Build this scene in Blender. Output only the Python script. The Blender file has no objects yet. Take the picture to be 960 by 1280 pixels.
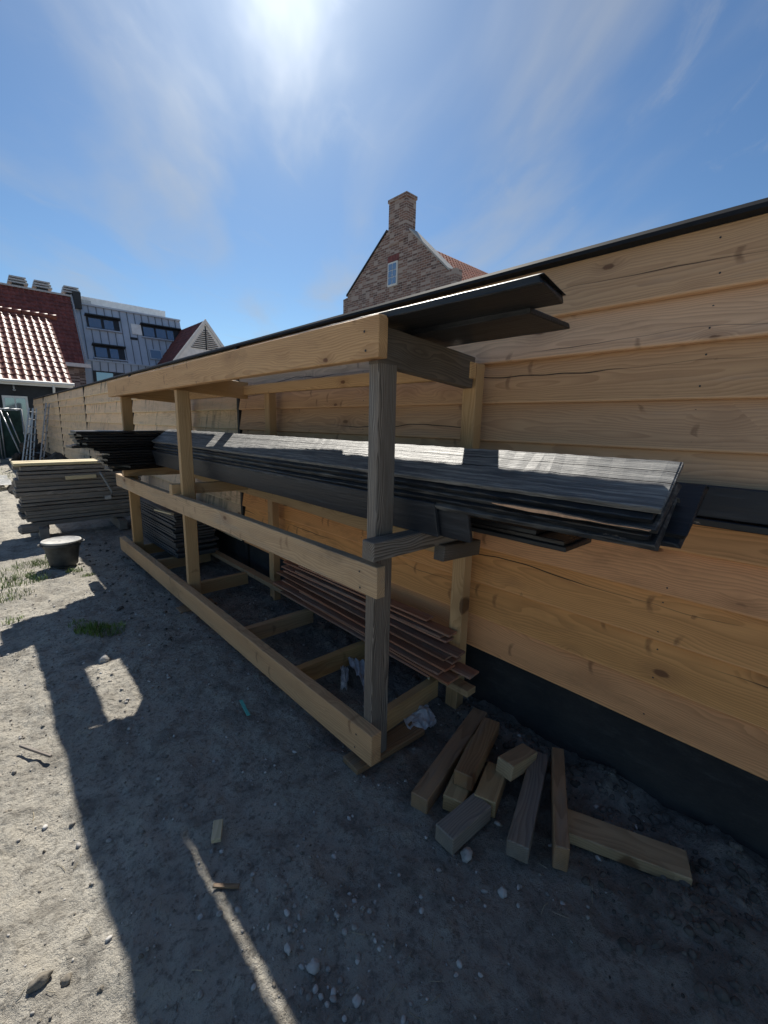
import bpy, bmesh, math, random
from math import radians, sin, cos, pi, sqrt, floor
from mathutils import Vector, Matrix, noise
random.seed(7)
scn = bpy.context.scene
COL = scn.collection

# ------------------------------------------------------------------ camera
yaw, pit, rol = radians(43.219), radians(11.116), radians(1.379)
fv = Vector((sin(yaw)*cos(pit), cos(yaw)*cos(pit), -sin(pit)))
rv = Vector((cos(yaw), -sin(yaw), 0)); uv = rv.cross(fv)
r2 = cos(rol)*rv + sin(rol)*uv; u2 = -sin(rol)*rv + cos(rol)*uv
cd = bpy.data.cameras.new('camera'); cam = bpy.data.objects.new('camera', cd); COL.objects.link(cam)
cd.sensor_fit = 'VERTICAL'; cd.sensor_height = 24.0; cd.lens = 24.0*545/1280
cd.clip_start = .03; cd.clip_end = 3000
M4 = Matrix(((r2.x, u2.x, -fv.x, 0), (r2.y, u2.y, -fv.y, 0), (r2.z, u2.z, -fv.z, 1.55), (0, 0, 0, 1)))
cam.matrix_world = M4
scn.camera = cam

# ------------------------------------------------------------------ light, sky, exposure
SUN = Vector((.358, .606, .709)).normalized()
SUN_EL = math.asin(SUN.z); SUN_AZ = math.atan2(SUN.x, SUN.y)
sd = bpy.data.lights.new('sun', 'SUN'); sd.energy = 3.9; sd.angle = radians(.5); sd.color = (1, .95, .86)
so = bpy.data.objects.new('sun', sd); COL.objects.link(so); so.location = (20, 34, 40)
so.rotation_euler = SUN.to_track_quat('Z', 'Y').to_euler()
scn.view_settings.view_transform = 'Standard'; scn.view_settings.look = 'None'
scn.view_settings.exposure = 0.95; scn.view_settings.gamma = 1
w = bpy.data.worlds.new('World'); scn.world = w; w.use_nodes = True
nt = w.node_tree; nt.nodes.clear()
def N(nt, t, **k):
    n = nt.nodes.new(t)
    for a, b in k.items(): setattr(n, a, b)
    return n
def sv(n, **k):
    for a, b in k.items():
        key = a.replace('_', ' ')
        (n.inputs[key] if key in n.inputs else n.inputs[a]).default_value = b
    return n
def mth(nt, op, a, b=None, c=None, clamp=False):
    n = nt.nodes.new('ShaderNodeMath'); n.operation = op; n.use_clamp = clamp
    for i, x in enumerate((a, b, c)):
        if x is None: continue
        if isinstance(x, (int, float)): n.inputs[i].default_value = x
        else: nt.links.new(x, n.inputs[i])
    return n.outputs[0]
def ramp(nt, x, lo, hi, a=0., b=1., smooth=True):
    n = nt.nodes.new('ShaderNodeMapRange'); n.interpolation_type = 'SMOOTHSTEP' if smooth else 'LINEAR'
    nt.links.new(x, n.inputs[0]); n.inputs[1].default_value = lo; n.inputs[2].default_value = hi
    n.inputs[3].default_value = a; n.inputs[4].default_value = b
    return n.outputs[0]
def mix(nt, f, a, b, mode='MIX'):
    n = nt.nodes.new('ShaderNodeMix'); n.data_type = 'RGBA'; n.blend_type = mode
    for i, x in ((0, f), (6, a), (7, b)):
        if isinstance(x, (int, float)): n.inputs[i].default_value = x
        elif isinstance(x, tuple): n.inputs[i].default_value = (*x[:3], 1)
        else: nt.links.new(x, n.inputs[i])
    return n.outputs[2]
def vmap(nt, v, s=(1, 1, 1), l=(0, 0, 0), r=(0, 0, 0)):
    n = nt.nodes.new('ShaderNodeMapping'); nt.links.new(v, n.inputs[0])
    n.inputs[1].default_value = l; n.inputs[2].default_value = r; n.inputs[3].default_value = s
    return n.outputs[0]
def nz(nt, v, scale, detail=3, rough=.5, dist=0.):
    n = nt.nodes.new('ShaderNodeTexNoise'); nt.links.new(v, n.inputs['Vector'])
    n.inputs['Scale'].default_value = scale; n.inputs['Detail'].default_value = detail
    n.inputs['Roughness'].default_value = rough; n.inputs['Distortion'].default_value = dist
    return n.outputs[0]

sky = N(nt, 'ShaderNodeTexSky', sky_type='NISHITA', sun_disc=False)
sky.sun_elevation = SUN_EL; sky.sun_rotation = SUN_AZ
sky.air_density = 1.0; sky.dust_density = .35; sky.ozone_density = 2.2; sky.altitude = 0
tc = N(nt, 'ShaderNodeTexCoord'); dirv = tc.outputs['Generated']
sep = N(nt, 'ShaderNodeSeparateXYZ'); nt.links.new(dirv, sep.inputs[0])
zc = mth(nt, 'MAXIMUM', sep.outputs[2], .04)
# project the view direction on a high cloud layer (streaks run along one wind direction)
px = mth(nt, 'DIVIDE', sep.outputs[0], zc); py = mth(nt, 'DIVIDE', sep.outputs[1], zc)
cv = N(nt, 'ShaderNodeCombineXYZ'); nt.links.new(px, cv.inputs[0]); nt.links.new(py, cv.inputs[1])
cl = vmap(nt, vmap(nt, cv.outputs[0], r=(0, 0, radians(34))), (1.25, .42, 1), (3.4, .7, 0))
n1 = nz(nt, cl, 1.3, 5, .50, .35)
cl2 = vmap(nt, vmap(nt, cv.outputs[0], r=(0, 0, radians(60))), (2.4, 1.0, 1), (5.1, 1.7, 0))
n2 = nz(nt, cl2, 2.0, 6, .62, .6)
# angle to the sun: thin veil is brighter close to it
dp = N(nt, 'ShaderNodeVectorMath', operation='DOT_PRODUCT'); nt.links.new(dirv, dp.inputs[0]); dp.inputs[1].default_value = SUN
near = ramp(nt, dp.outputs['Value'], .70, .99)
core = mth(nt, 'POWER', mth(nt, 'MAXIMUM', dp.outputs['Value'], 0.), 34.)
c1 = mth(nt, 'MULTIPLY', ramp(nt, n1, .42, .78), mth(nt, 'ADD', mth(nt, 'MULTIPLY', near, .55), .26))
c2 = mth(nt, 'MULTIPLY', ramp(nt, n2, .56, .84), mth(nt, 'MULTIPLY_ADD', near, -.22, .34))
cm = mth(nt, 'MINIMUM', mth(nt, 'ADD', mth(nt, 'ADD', c1, c2), mth(nt, 'MULTIPLY', core, .25)), .8)
veil = mth(nt, 'ADD', mth(nt, 'MULTIPLY', core, 7.), 2.7)
vc = N(nt, 'ShaderNodeCombineColor'); 
for i, k in enumerate((.93, 1.0, 1.08)): nt.links.new(mth(nt, 'MULTIPLY', veil, k), vc.inputs[i])
gm = N(nt, 'ShaderNodeGamma'); nt.links.new(sky.outputs[0], gm.inputs[0]); gm.inputs[1].default_value = 1.12
skt = mix(nt, 1.0, gm.outputs[0], (.315, .39, .43), 'MULTIPLY')
cmix = mix(nt, cm, skt, vc.outputs[0])
bg = N(nt, 'ShaderNodeBackground'); nt.links.new(cmix, bg.inputs[0]); bg.inputs[1].default_value = .095
wo = N(nt, 'ShaderNodeOutputWorld'); nt.links.new(bg.outputs[0], wo.inputs[0])

# ------------------------------------------------------------------ materials
def newmat(name):
    m = bpy.data.materials.new(name); m.use_nodes = True; t = m.node_tree; t.nodes.clear()
    p = N(t, 'ShaderNodeBsdfPrincipled'); o = N(t, 'ShaderNodeOutputMaterial'); t.links.new(p.outputs[0], o.inputs[0])
    return m, t, p
def setcol(t, p, c):
    if isinstance(c, tuple): p.inputs['Base Color'].default_value = (*c[:3], 1)
    else: t.links.new(c, p.inputs['Base Color'])
def bump(t, p, h, strength=.5, dist=.002):
    b = N(t, 'ShaderNodeBump'); b.inputs['Strength'].default_value = strength; b.inputs['Distance'].default_value = dist
    t.links.new(h, b.inputs['Height']); t.links.new(b.outputs[0], p.inputs['Normal'])
def simple(name, c, rough=.6, metal=0, scale=8, var=.25, bmp=.0, spec=.5):
    m, t, p = newmat(name)
    v = N(t, 'ShaderNodeTexCoord').outputs['Object']
    n = nz(t, v, scale, 5, .6)
    a = tuple(x*(1-var) for x in c); b = tuple(min(1, x*(1+var)) for x in c)
    setcol(t, p, mix(t, ramp(t, n, .3, .7), a, b))
    p.inputs['Roughness'].default_value = rough; p.inputs['Metallic'].default_value = metal
    p.inputs['Specular IOR Level'].default_value = spec
    if bmp: bump(t, p, nz(t, v, scale*6, 4, .6), bmp, .004)
    return m

def wood(name, c_light, c_dark, knot=(.10, .045, .02), grey=0., greycol=(.22, .20, .18), rough=.62,
         knots=.55, stain=0., crack=0., ringf=85., contrast=1., spec=.35, bmp=.35, tintvar=.16, dirt=.25, spike=.0):
    """solid wood: gp = (along, across + 10*id, thick) in metres, so ends show end grain"""
    m, t, p = newmat(name)
    at = N(t, 'ShaderNodeAttribute'); at.attribute_name = 'gp'
    s = N(t, 'ShaderNodeSeparateXYZ'); t.links.new(at.outputs['Vector'], s.inputs[0])
    u, v10, wz = s.outputs
    idn = mth(t, 'FLOOR', mth(t, 'DIVIDE', mth(t, 'ADD', v10, 1.), 10.))
    v = mth(t, 'SUBTRACT', v10, mth(t, 'MULTIPLY', idn, 10.))
    wn = N(t, 'ShaderNodeTexWhiteNoise'); wn.noise_dimensions = '1D'; t.links.new(idn, wn.inputs['W'])
    rnd = wn.outputs['Value']
    ws = N(t, 'ShaderNodeSeparateColor'); t.links.new(wn.outputs['Color'], ws.inputs[0])
    ra, rb, rc = ws.outputs
    P = at.outputs['Vector']
    # pith somewhere off the board, differs per board
    wob = nz(t, vmap(t, P, (.9, 4, 4)), 1.3, 3, .5)
    wob2 = nz(t, vmap(t, P, (.9, 4, 4), (7, 3, 1)), 1.1, 2, .5)
    # knots
    kv = N(t, 'ShaderNodeTexVoronoi'); kv.feature = 'F1'; kv.inputs['Scale'].default_value = 1.
    t.links.new(vmap(t, P, (3.2, 7.0, 2.)), kv.inputs['Vector']); kv.inputs['Randomness'].default_value = 1.
    kd = kv.outputs['Distance']
    ks = N(t, 'ShaderNodeSeparateColor'); t.links.new(kv.outputs['Color'], ks.inputs[0])
    kon = mth(t, 'GREATER_THAN', ks.outputs[0], 1-knots)
    ksz = mth(t, 'MULTIPLY_ADD', ks.outputs[1], .10, .07)
    kdn = mth(t, 'ADD', kd, mth(t, 'MULTIPLY_ADD', nz(t, vmap(t, P, (30, 30, 30)), 1, 2), .06, -.03))
    kr = mth(t, 'DIVIDE', kdn, ksz)
    kmask = mth(t, 'MULTIPLY', kon, ramp(t, kr, 1.15, .75))
    khalo = mth(t, 'MULTIPLY', kon, ramp(t, kr, 3.6, .9))
    dv = mth(t, 'ADD', mth(t, 'SUBTRACT', v, mth(t, 'MULTIPLY_ADD', ra, .30, -.10)), mth(t, 'MULTIPLY_ADD', wob, .16, -.08))
    dw = mth(t, 'ADD', mth(t, 'ADD', wz, mth(t, 'MULTIPLY_ADD', rb, .05, .03)), mth(t, 'MULTIPLY_ADD', wob2, .10, -.05))
    rr = mth(t, 'SQRT', mth(t, 'ADD', mth(t, 'POWER', mth(t, 'ABSOLUTE', dv), 2.), mth(t, 'POWER', mth(t, 'ABSOLUTE', dw), 2.)))
    rr = mth(t, 'ADD', rr, mth(t, 'MULTIPLY', khalo, .018))
    ph = mth(t, 'MULTIPLY', rr, ringf)
    fr = mth(t, 'FRACT', ph)
    ring = mth(t, 'MULTIPLY', ramp(t, fr, .15, .92), ramp(t, fr, 1.0, .93))
    fine = nz(t, vmap(t, P, (5, 160, 160)), 1, 3, .6)
    med = nz(t, vmap(t, P, (1.1, 14, 14)), 1, 4, .6)
    g = mth(t, 'ADD', mth(t, 'MULTIPLY', ring, .55*contrast), mth(t, 'ADD', mth(t, 'MULTIPLY_ADD', fine, .7*contrast, -.35*contrast), mth(t, 'MULTIPLY_ADD', med, 1.0, -.40)), clamp=True)
    col = mix(t, g, c_light, c_dark)
    # per board tint
    hv = N(t, 'ShaderNodeHueSaturation'); t.links.new(col, hv.inputs['Color'])
    t.links.new(mth(t, 'MULTIPLY_ADD', rb, tintvar*2, 1-tintvar), hv.inputs['Value'])
    t.links.new(mth(t, 'MULTIPLY_ADD', rc, .14, .93), hv.inputs['Saturation'])
    t.links.new(mth(t, 'MULTIPLY_ADD', ra, .007, .4965), hv.inputs['Hue'])
    col = hv.outputs[0]
    if grey > 0:
        gm = ramp(t, nz(t, vmap(t, P, (1.2, 9, 9), (3, 5, 2)), 1, 5, .65), .60-.45*grey, .85-.35*grey)
        col = mix(t, mth(t, 'MULTIPLY', gm, min(1, .55+grey*.5)), col, mix(t, g, greycol, tuple(x*.42 for x in greycol)))
    sk_ = N(t, 'ShaderNodeTexVoronoi'); sk_.inputs['Scale'].default_value = 1.
    t.links.new(vmap(t, P, (1.0, 1.0, 1.0), (0, 0, 0), (0, 0, radians(14))), sk_.inputs['Vector'])
    shp = N(t, 'ShaderNodeVectorMath', operation='MULTIPLY'); t.links.new(P, shp.inputs[0]); shp.inputs[1].default_value = (5.5, 7.0, 1.)
    t.links.new(shp.outputs[0], sk_.inputs['Vector'])
    dlt = N(t, 'ShaderNodeVectorMath', operation='SUBTRACT'); t.links.new(shp.outputs[0], dlt.inputs[0]); t.links.new(sk_.outputs['Position'], dlt.inputs[1])
    ds = N(t, 'ShaderNodeSeparateXYZ'); t.links.new(dlt.outputs[0], ds.inputs[0])
    bend = mth(t, 'ADD', ds.outputs[0], mth(t, 'MULTIPLY', mth(t, 'MULTIPLY', ds.outputs[1], ds.outputs[1]), 1.1))
    sc_ = N(t, 'ShaderNodeSeparateColor'); t.links.new(sk_.outputs['Color'], sc_.inputs[0])
    sp = mth(t, 'MULTIPLY', mth(t, 'GREATER_THAN', sc_.outputs[2], .80), mth(t, 'MULTIPLY', ramp(t, mth(t, 'ADD', mth(t, 'ABSOLUTE', bend), mth(t, 'MULTIPLY_ADD', nz(t, vmap(t, P, (25, 25, 25)), 1, 3), .12, -.06)), .085, .015), ramp(t, mth(t, 'ABSOLUTE', ds.outputs[1]), .34, .10)))
    sp = mth(t, 'MULTIPLY', sp, mth(t, 'MULTIPLY_ADD', nz(t, vmap(t, P, (60, 60, 60)), 1, 3), .8, .25))
    col = mix(t, mth(t, 'MULTIPLY', sp, spike), col, knot)
    col = mix(t, mth(t, 'MULTIPLY', khalo, .35), col, tuple((a+b)*.5 for a, b in zip(c_dark, knot)))
    col = mix(t, mth(t, 'MULTIPLY', kmask, .85), col, knot)
    if dirt:
        dn = nz(t, vmap(t, P, (2.2, 6, 6), (1, 9, 4)), 1, 6, .7)
        col = mix(t, mth(t, 'MULTIPLY', ramp(t, dn, .52, .78), dirt), col, tuple(x*.35 for x in c_dark))
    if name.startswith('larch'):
        # cladding: pale strip on the lower arris paints in a lit lap edge
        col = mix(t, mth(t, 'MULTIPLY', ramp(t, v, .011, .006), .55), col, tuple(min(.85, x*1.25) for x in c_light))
    if stain:
        sn = nz(t, vmap(t, P, (9, 1.6, 1)), 1, 5, .7)
        sn2 = nz(t, vmap(t, P, (1.4, 1.5, 1), (4, 4, 4)), 1, 3, .6)
        col = mix(t, mth(t, 'MULTIPLY', mth(t, 'MULTIPLY', ramp(t, sn, .5, .66), ramp(t, sn2, .42, .62)), stain), col, (.12, .09, .065))
    hgt = mth(t, 'ADD', mth(t, 'MULTIPLY', ring, -.35), mth(t, 'MULTIPLY', fine, .8))
    if crack:
        # one long drying check per affected board
        cw = nz(t, vmap(t, P, (1.3, .3, .3), (9, 2, 5)), 1, 3, .5)
        cc = mth(t, 'ADD', mth(t, 'MULTIPLY_ADD', rc, .12, .03), mth(t, 'MULTIPLY_ADD', cw, .11, -.055))
        cd_ = mth(t, 'ABSOLUTE', mth(t, 'SUBTRACT', v, cc))
        on = mth(t, 'GREATER_THAN', rnd, 1-crack)
        ext = ramp(t, nz(t, vmap(t, P, (.8, 0, 0), (2, 2, 2)), 1, 1), .44, .56)
        wid = mth(t, 'MULTIPLY', ext, .0028)
        ck = mth(t, 'MULTIPLY', mth(t, 'MULTIPLY', on, ext), mth(t, 'LESS_THAN', cd_, wid))
        col = mix(t, mth(t, 'MULTIPLY', ck, .9), col, (.02, .012, .008))
        hgt = mth(t, 'SUBTRACT', hgt, mth(t, 'MULTIPLY', ck, 3.))
    setcol(t, p, col)
    p.inputs['Roughness'].default_value = rough; p.inputs['Specular IOR Level'].default_value = spec
    bump(t, p, hgt, bmp, .0022)
    return m

MAT = {}
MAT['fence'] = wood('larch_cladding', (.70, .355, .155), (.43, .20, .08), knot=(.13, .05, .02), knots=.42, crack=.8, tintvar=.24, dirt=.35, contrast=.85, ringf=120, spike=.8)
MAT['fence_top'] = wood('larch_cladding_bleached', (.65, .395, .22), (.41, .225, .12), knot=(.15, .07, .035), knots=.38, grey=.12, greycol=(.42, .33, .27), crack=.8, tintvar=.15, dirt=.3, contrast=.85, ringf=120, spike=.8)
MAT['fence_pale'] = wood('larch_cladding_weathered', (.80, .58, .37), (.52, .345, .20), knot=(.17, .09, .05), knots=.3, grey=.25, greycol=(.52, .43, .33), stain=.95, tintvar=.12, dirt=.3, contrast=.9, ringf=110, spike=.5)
MAT['beam'] = wood('fresh_spruce', (.64, .395, .195), (.42, .23, .10), knot=(.13, .045, .018), knots=.42, dirt=.4, tintvar=.05, contrast=1., ringf=110, spike=.8)
MAT['beam_stained'] = wood('stained_spruce', (.53, .35, .195), (.32, .19, .10), knot=(.12, .045, .02), knots=.35, contrast=1., ringf=110, spike=.6, grey=.25, greycol=(.36, .32, .27), dirt=.5, tintvar=.07, stain=.25)
MAT['post_y'] = wood('yellow_spruce', (.52, .33, .16), (.35, .20, .085), knots=.35, contrast=.9, ringf=110, spike=.6, dirt=.25, tintvar=.08)
MAT['greypost'] = wood('weathered_grey_timber', (.27, .225, .18), (.09, .072, .056), knot=(.045, .035, .028), knots=.2, grey=.45, greycol=(.27, .25, .225), dirt=.45, contrast=1.7, ringf=140, bmp=.9, tintvar=.05)
MAT['darkarm'] = wood('dark_weathered_timber', (.15, .12, .095), (.06, .048, .038), knot=(.03, .025, .02), knots=.2, grey=.35, greycol=(.16, .15, .14), dirt=.4, contrast=1., ringf=150, bmp=.6, tintvar=.05)
MAT['offcut'] = wood('offcut_timber', (.34, .215, .12), (.18, .105, .055), knots=.35, grey=.25, contrast=.9, ringf=130, greycol=(.24, .22, .19), dirt=.4, tintvar=.14)
MAT['offcut_grey'] = wood('grey_offcut_timber', (.27, .22, .165), (.14, .11, .08), knots=.35, ringf=130, contrast=.9, grey=.6, greycol=(.26, .235, .205), dirt=.4, tintvar=.14)
MAT['offcut_light'] = wood('light_offcut_timber', (.44, .31, .17), (.26, .175, .09), knots=.35, grey=.15, greycol=(.28, .25, .2), dirt=.35, tintvar=.05)
MAT['redbrown'] = wood('red_brown_boards', (.38, .17, .095), (.19, .08, .05), knots=.2, grey=.4, greycol=(.36, .29, .24), dirt=.4, tintvar=.35, contrast=.8)
MAT['plank'] = wood('weathered_stack_planks', (.27, .225, .185), (.12, .098, .08), knots=.3, grey=.7, greycol=(.26, .235, .21), dirt=.5, tintvar=.4, contrast=1.3)
MAT['plank_new'] = wood('pale_new_plank', (.62, .52, .33), (.45, .36, .21), knots=.3, dirt=.12, tintvar=.06)
def blackwood(name, base=(.008, .010, .013), worn=(.035, .039, .045), wornness=.5, rough=.42, edge=(.25, .2, .16), spec=.5, bmp=.75, thr=.69):
    m, t, p = newmat(name)
    at = N(t, 'ShaderNodeAttribute'); at.attribute_name = 'gp'; P = at.outputs['Vector']
    a = nz(t, vmap(t, P, (1.5, 18, 18)), 1, 5, .65)
    b = nz(t, vmap(t, P, (7, 70, 70)), 1, 4, .6)
    c = nz(t, vmap(t, P, (5, 9, 9), (3, 3, 3)), 1, 6, .75)
    if name.startswith('sun_'): a = nz(t, vmap(t, P, (4, 60, 60)), 1, 6, .7); b = nz(t, vmap(t, P, (3, 200, 200)), 1, 3, .7)
    if name.startswith('sun_'):
        s_ = N(t, 'ShaderNodeSeparateXYZ'); t.links.new(P, s_.inputs[0]); vv = mth(t, 'ADD', mth(t, 'MODULO', s_.outputs[1], 10.), mth(t, 'MULTIPLY_ADD', nz(t, vmap(t, P, (2, 0, 0)), 1, 3), .004, -.002))
        gro = mth(t, 'MAXIMUM', mth(t, 'LESS_THAN', mth(t, 'ABSOLUTE', mth(t, 'SUBTRACT', vv, .105)), .0013), mth(t, 'LESS_THAN', mth(t, 'ABSOLUTE', mth(t, 'SUBTRACT', vv, .155)), .0013))
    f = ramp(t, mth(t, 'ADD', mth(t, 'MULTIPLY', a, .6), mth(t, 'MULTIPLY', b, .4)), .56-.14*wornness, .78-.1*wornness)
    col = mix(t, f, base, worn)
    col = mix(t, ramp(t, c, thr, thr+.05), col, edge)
    if name.startswith('sun_'):
        col = mix(t, gro, col, (.004, .004, .005)); t.links.new(mth(t, 'MULTIPLY_ADD', gro, -spec, spec), p.inputs['Specular IOR Level'])
    else: p.inputs['Specular IOR Level'].default_value = spec
    setcol(t, p, col)
    t.links.new(mth(t, 'MULTIPLY_ADD', a, .35, rough-.15), p.inputs['Roughness'])
    gr = nz(t, vmap(t, P, (2.5, 120, 120)), 1, 3, .7)
    bump(t, p, mth(t, 'ADD', mth(t, 'MULTIPLY', gr, .6), mth(t, 'ADD', b, mth(t, 'MULTIPLY', a, .7))), bmp, .003)
    return m
MAT['black'] = blackwood('black_stained_wood')
MAT['black_worn'] = blackwood('worn_black_stained_wood', (.016, .018, .021), (.15, .15, .145), .9, .5, thr=.62)
MAT['black_top'] = blackwood('sun_glare_worn_black_wood', (.07, .072, .075), (.32, .31, .29), 1., .55, edge=(.5, .47, .42), spec=.7, bmp=1.)  # worn greyish wood, its colour lightened further to carry the sun glare
MAT['black_gloss'] = blackwood('glossy_black_stained_wood', (.006, .007, .009), (.02, .022, .025), .3, .30, edge=(.05, .045, .04))
MAT['black_face'] = blackwood('blue_black_stained_wood', (.014, .018, .025), (.045, .052, .062), .5, .5)
MAT['black_cap'] = simple('black_metal_capping', (.012, .013, .016), .6, 0, 30, .2, spec=.2)
MAT['gravelboard'] = simple('dark_gravel_board', (.011, .012, .014), .8, 0, 10, .5, .6)
def gravel():
    m, t, p = newmat('dark_gravel_board'); v = N(t, 'ShaderNodeTexCoord').outputs['Object']
    s = N(t, 'ShaderNodeSeparateXYZ'); t.links.new(v, s.inputs[0])
    a = nz(t, v, 5, 6, .7); b = nz(t, vmap(t, v, (1, .35, 1)), 14, 6, .75)
    f = mth(t, 'ADD', ramp(t, s.outputs[2], .30, .02, 0, .45, False), mth(t, 'MULTIPLY_ADD', a, .9, -.45), clamp=True)
    c = mix(t, mth(t, 'MULTIPLY', f, .75), mix(t, ramp(t, b, .5, .75), (.011, .013, .016), (.035, .037, .04)), (.09, .08, .068))
    setcol(t, p, c); p.inputs['Roughness'].default_value = .75; bump(t, p, mth(t, 'ADD', a, b), .7, .006); return m
MAT['gravelboard'] = gravel()
MAT['seam'] = simple('black_fence_post_paint', (.015, .015, .017), .55, 0, 20, .3)

def ground_mat():
    m, t, p = newmat('sandy_soil')
    v = N(t, 'ShaderNodeTexCoord').outputs['Object']
    a = nz(t, v, .9, 6, .6); b = nz(t, v, 6, 8, .68); c = nz(t, v, 45, 6, .7); d = nz(t, v, 260, 3, .7)
    e = nz(t, vmap(t, v, (1, 1, 1), (4, 7, 0)), .45, 4, .6)
    s = N(t, 'ShaderNodeSeparateXYZ'); t.links.new(v, s.inputs[0])
    col = mix(t, ramp(t, a, .35, .65), (.43, .40, .345), (.56, .525, .455))
    # soil colour turns darker towards the fence, with a ragged border
    fence_grad = mth(t, 'ADD', mth(t, 'MULTIPLY', s.outputs[0], 1.), mth(t, 'MULTIPLY_ADD', a, 1.4, -.7))
    col = mix(t, mth(t, 'MULTIPLY', ramp(t, fence_grad, .45, 1.6), .80), col, (.225, .208, .185))
    col = mix(t, mth(t, 'MULTIPLY', ramp(t, b, .46, .66), .6), col, (.16, .145, .125))
    col = mix(t, mth(t, 'MULTIPLY', ramp(t, b, .52, .30), .35), col, (.56, .50, .40))
    col = mix(t, mth(t, 'MULTIPLY', ramp(t, c, .48, .66), .65), col, (.14, .127, .11))
    col = mix(t, mth(t, 'MULTIPLY', ramp(t, d, .58, .75), .5), col, (.50, .46, .38))
    # damp, darker blotches
    col = mix(t, mth(t, 'MULTIPLY', ramp(t, e, .55, .68), .35), col, (.19, .175, .155))
    # further off: thin pale green among the sand
    setcol(t, p, col); p.inputs['Roughness'].default_value = .95; p.inputs['Specular IOR Level'].default_value = .15
    h = mth(t, 'ADD', mth(t, 'MULTIPLY', b, .9), mth(t, 'ADD', mth(t, 'MULTIPLY', c, .45), mth(t, 'MULTIPLY', d, .16)))
    bump(t, p, h, 1., .055)
    return m
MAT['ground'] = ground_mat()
MAT['soil'] = simple('dark_soil', (.055, .047, .04), .95, 0, 7, .5, 1.0, .2)
MAT['clod'] = simple('soil_clod', (.22, .195, .16), .95, 0, 9, .45, .8, .2)
MAT['clod_dark'] = simple('dark_soil_clod', (.105, .095, .083), .95, 0, 9, .45, .8, .2)
MAT['grass'] = simple('grass', (.15, .22, .045), .6, 0, 5, .5)
MAT['pale'] = simple('pale_sheet', (.62, .62, .60), .5, 0, 3, .1)
MAT['alu'] = simple('aluminium', (.38, .39, .41), .45, .6, 20, .15)
MAT['bucket'] = simple('dusty_black_plastic', (.045, .045, .045), .6, 0, 12, .45, .2)
MAT['cement'] = simple('dried_mortar', (.40, .39, .37), .85, 0, 14, .25, .7)
MAT['plastic'] = simple('crumpled_white_plastic', (.82, .83, .85), .4, 0, 30, .15)
MAT['teal'] = simple('teal_plastic', (.08, .42, .36), .45, 0, 20, .15)
MAT['white_paint'] = simple('white_paint', (.72, .71, .68), .5, 0, 6, .06)
MAT['offwhite'] = simple('offwhite_render', (.82, .81, .78), .7, 0, 3, .08)
MAT['zinc'] = simple('zinc_cladding', (.46, .53, .62), .5, .15, .7, .10)
MAT['seam_zinc'] = simple('zinc_seam', (.15, .17, .20), .5, .1, 2, .1)
MAT['dark_frame'] = simple('dark_window_frame', (.02, .022, .025), .5, 0, 6, .2)
MAT['white_frame'] = simple('white_window_frame', (.70, .69, .66), .5, 0, 6, .06)
MAT['net'] = simple('green_netting', (.014, .040, .032), .8, 0, 5, .4, .3)
MAT['grey_metal'] = simple('galvanised_vent', (.42, .43, .43), .5, .3, 8, .15)
MAT['barn_wall'] = simple('black_barn_boards', (.014, .016, .02), .6, 0, 4, .3)
MAT['rubber'] = simple('grey_hose', (.22, .22, .21), .6, 0, 10, .2)
def glass():
    m, t, p = newmat('window_glass'); setcol(t, p, (.30, .36, .42)); p.inputs['Roughness'].default_value = .06
    p.inputs['Specular IOR Level'].default_value = 1.; p.inputs['Metallic'].default_value = .7
    return m
MAT['glass'] = glass()
def pebble_mat():
    m, t, p = newmat('pebble')
    gi = N(t, 'ShaderNodeNewGeometry'); v = N(t, 'ShaderNodeTexCoord').outputs['Object']
    n = nz(t, v, 60, 4, .6)
    r = gi.outputs['Random Per Island']
    c = mix(t, mth(t, 'POWER', r, 1.15), (.17, .155, .135), (.52, .50, .47)); c = mix(t, mth(t, 'MULTIPLY', ramp(t, n, .45, .7), .5), c, (.2, .17, .13))
    setcol(t, p, c); p.inputs['Roughness'].default_value = .75
    return m
MAT['pebble'] = pebble_mat()
MAT['straw'] = simple('straw', (.34, .29, .20), .8, 0, 12, .4)
def tile_mat(name, c, rough, spec=.5):
    m, t, p = newmat(name)
    v = N(t, 'ShaderNodeTexCoord').outputs['Object']; n = nz(t, v, 2.5, 4, .6); n2 = nz(t, v, 14, 3, .6)
    cc = mix(t, ramp(t, n, .35, .65), tuple(x*.75 for x in c), tuple(x*1.2 for x in c)); cc = mix(t, mth(t, 'MULTIPLY', ramp(t, n2, .5, .7), .35), cc, tuple(x*.5 for x in c))
    setcol(t, p, cc); p.inputs['Roughness'].default_value = rough; p.inputs['Specular IOR Level'].default_value = spec
    return m
MAT['tile_gloss'] = tile_mat('glazed_brown_tile', (.24, .085, .06), .48, .15)
MAT['tile_dark'] = tile_mat('dark_red_tile', (.20, .062, .048), .6)
MAT['tile_red'] = tile_mat('orange_red_tile', (.42, .15, .09), .7)
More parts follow.
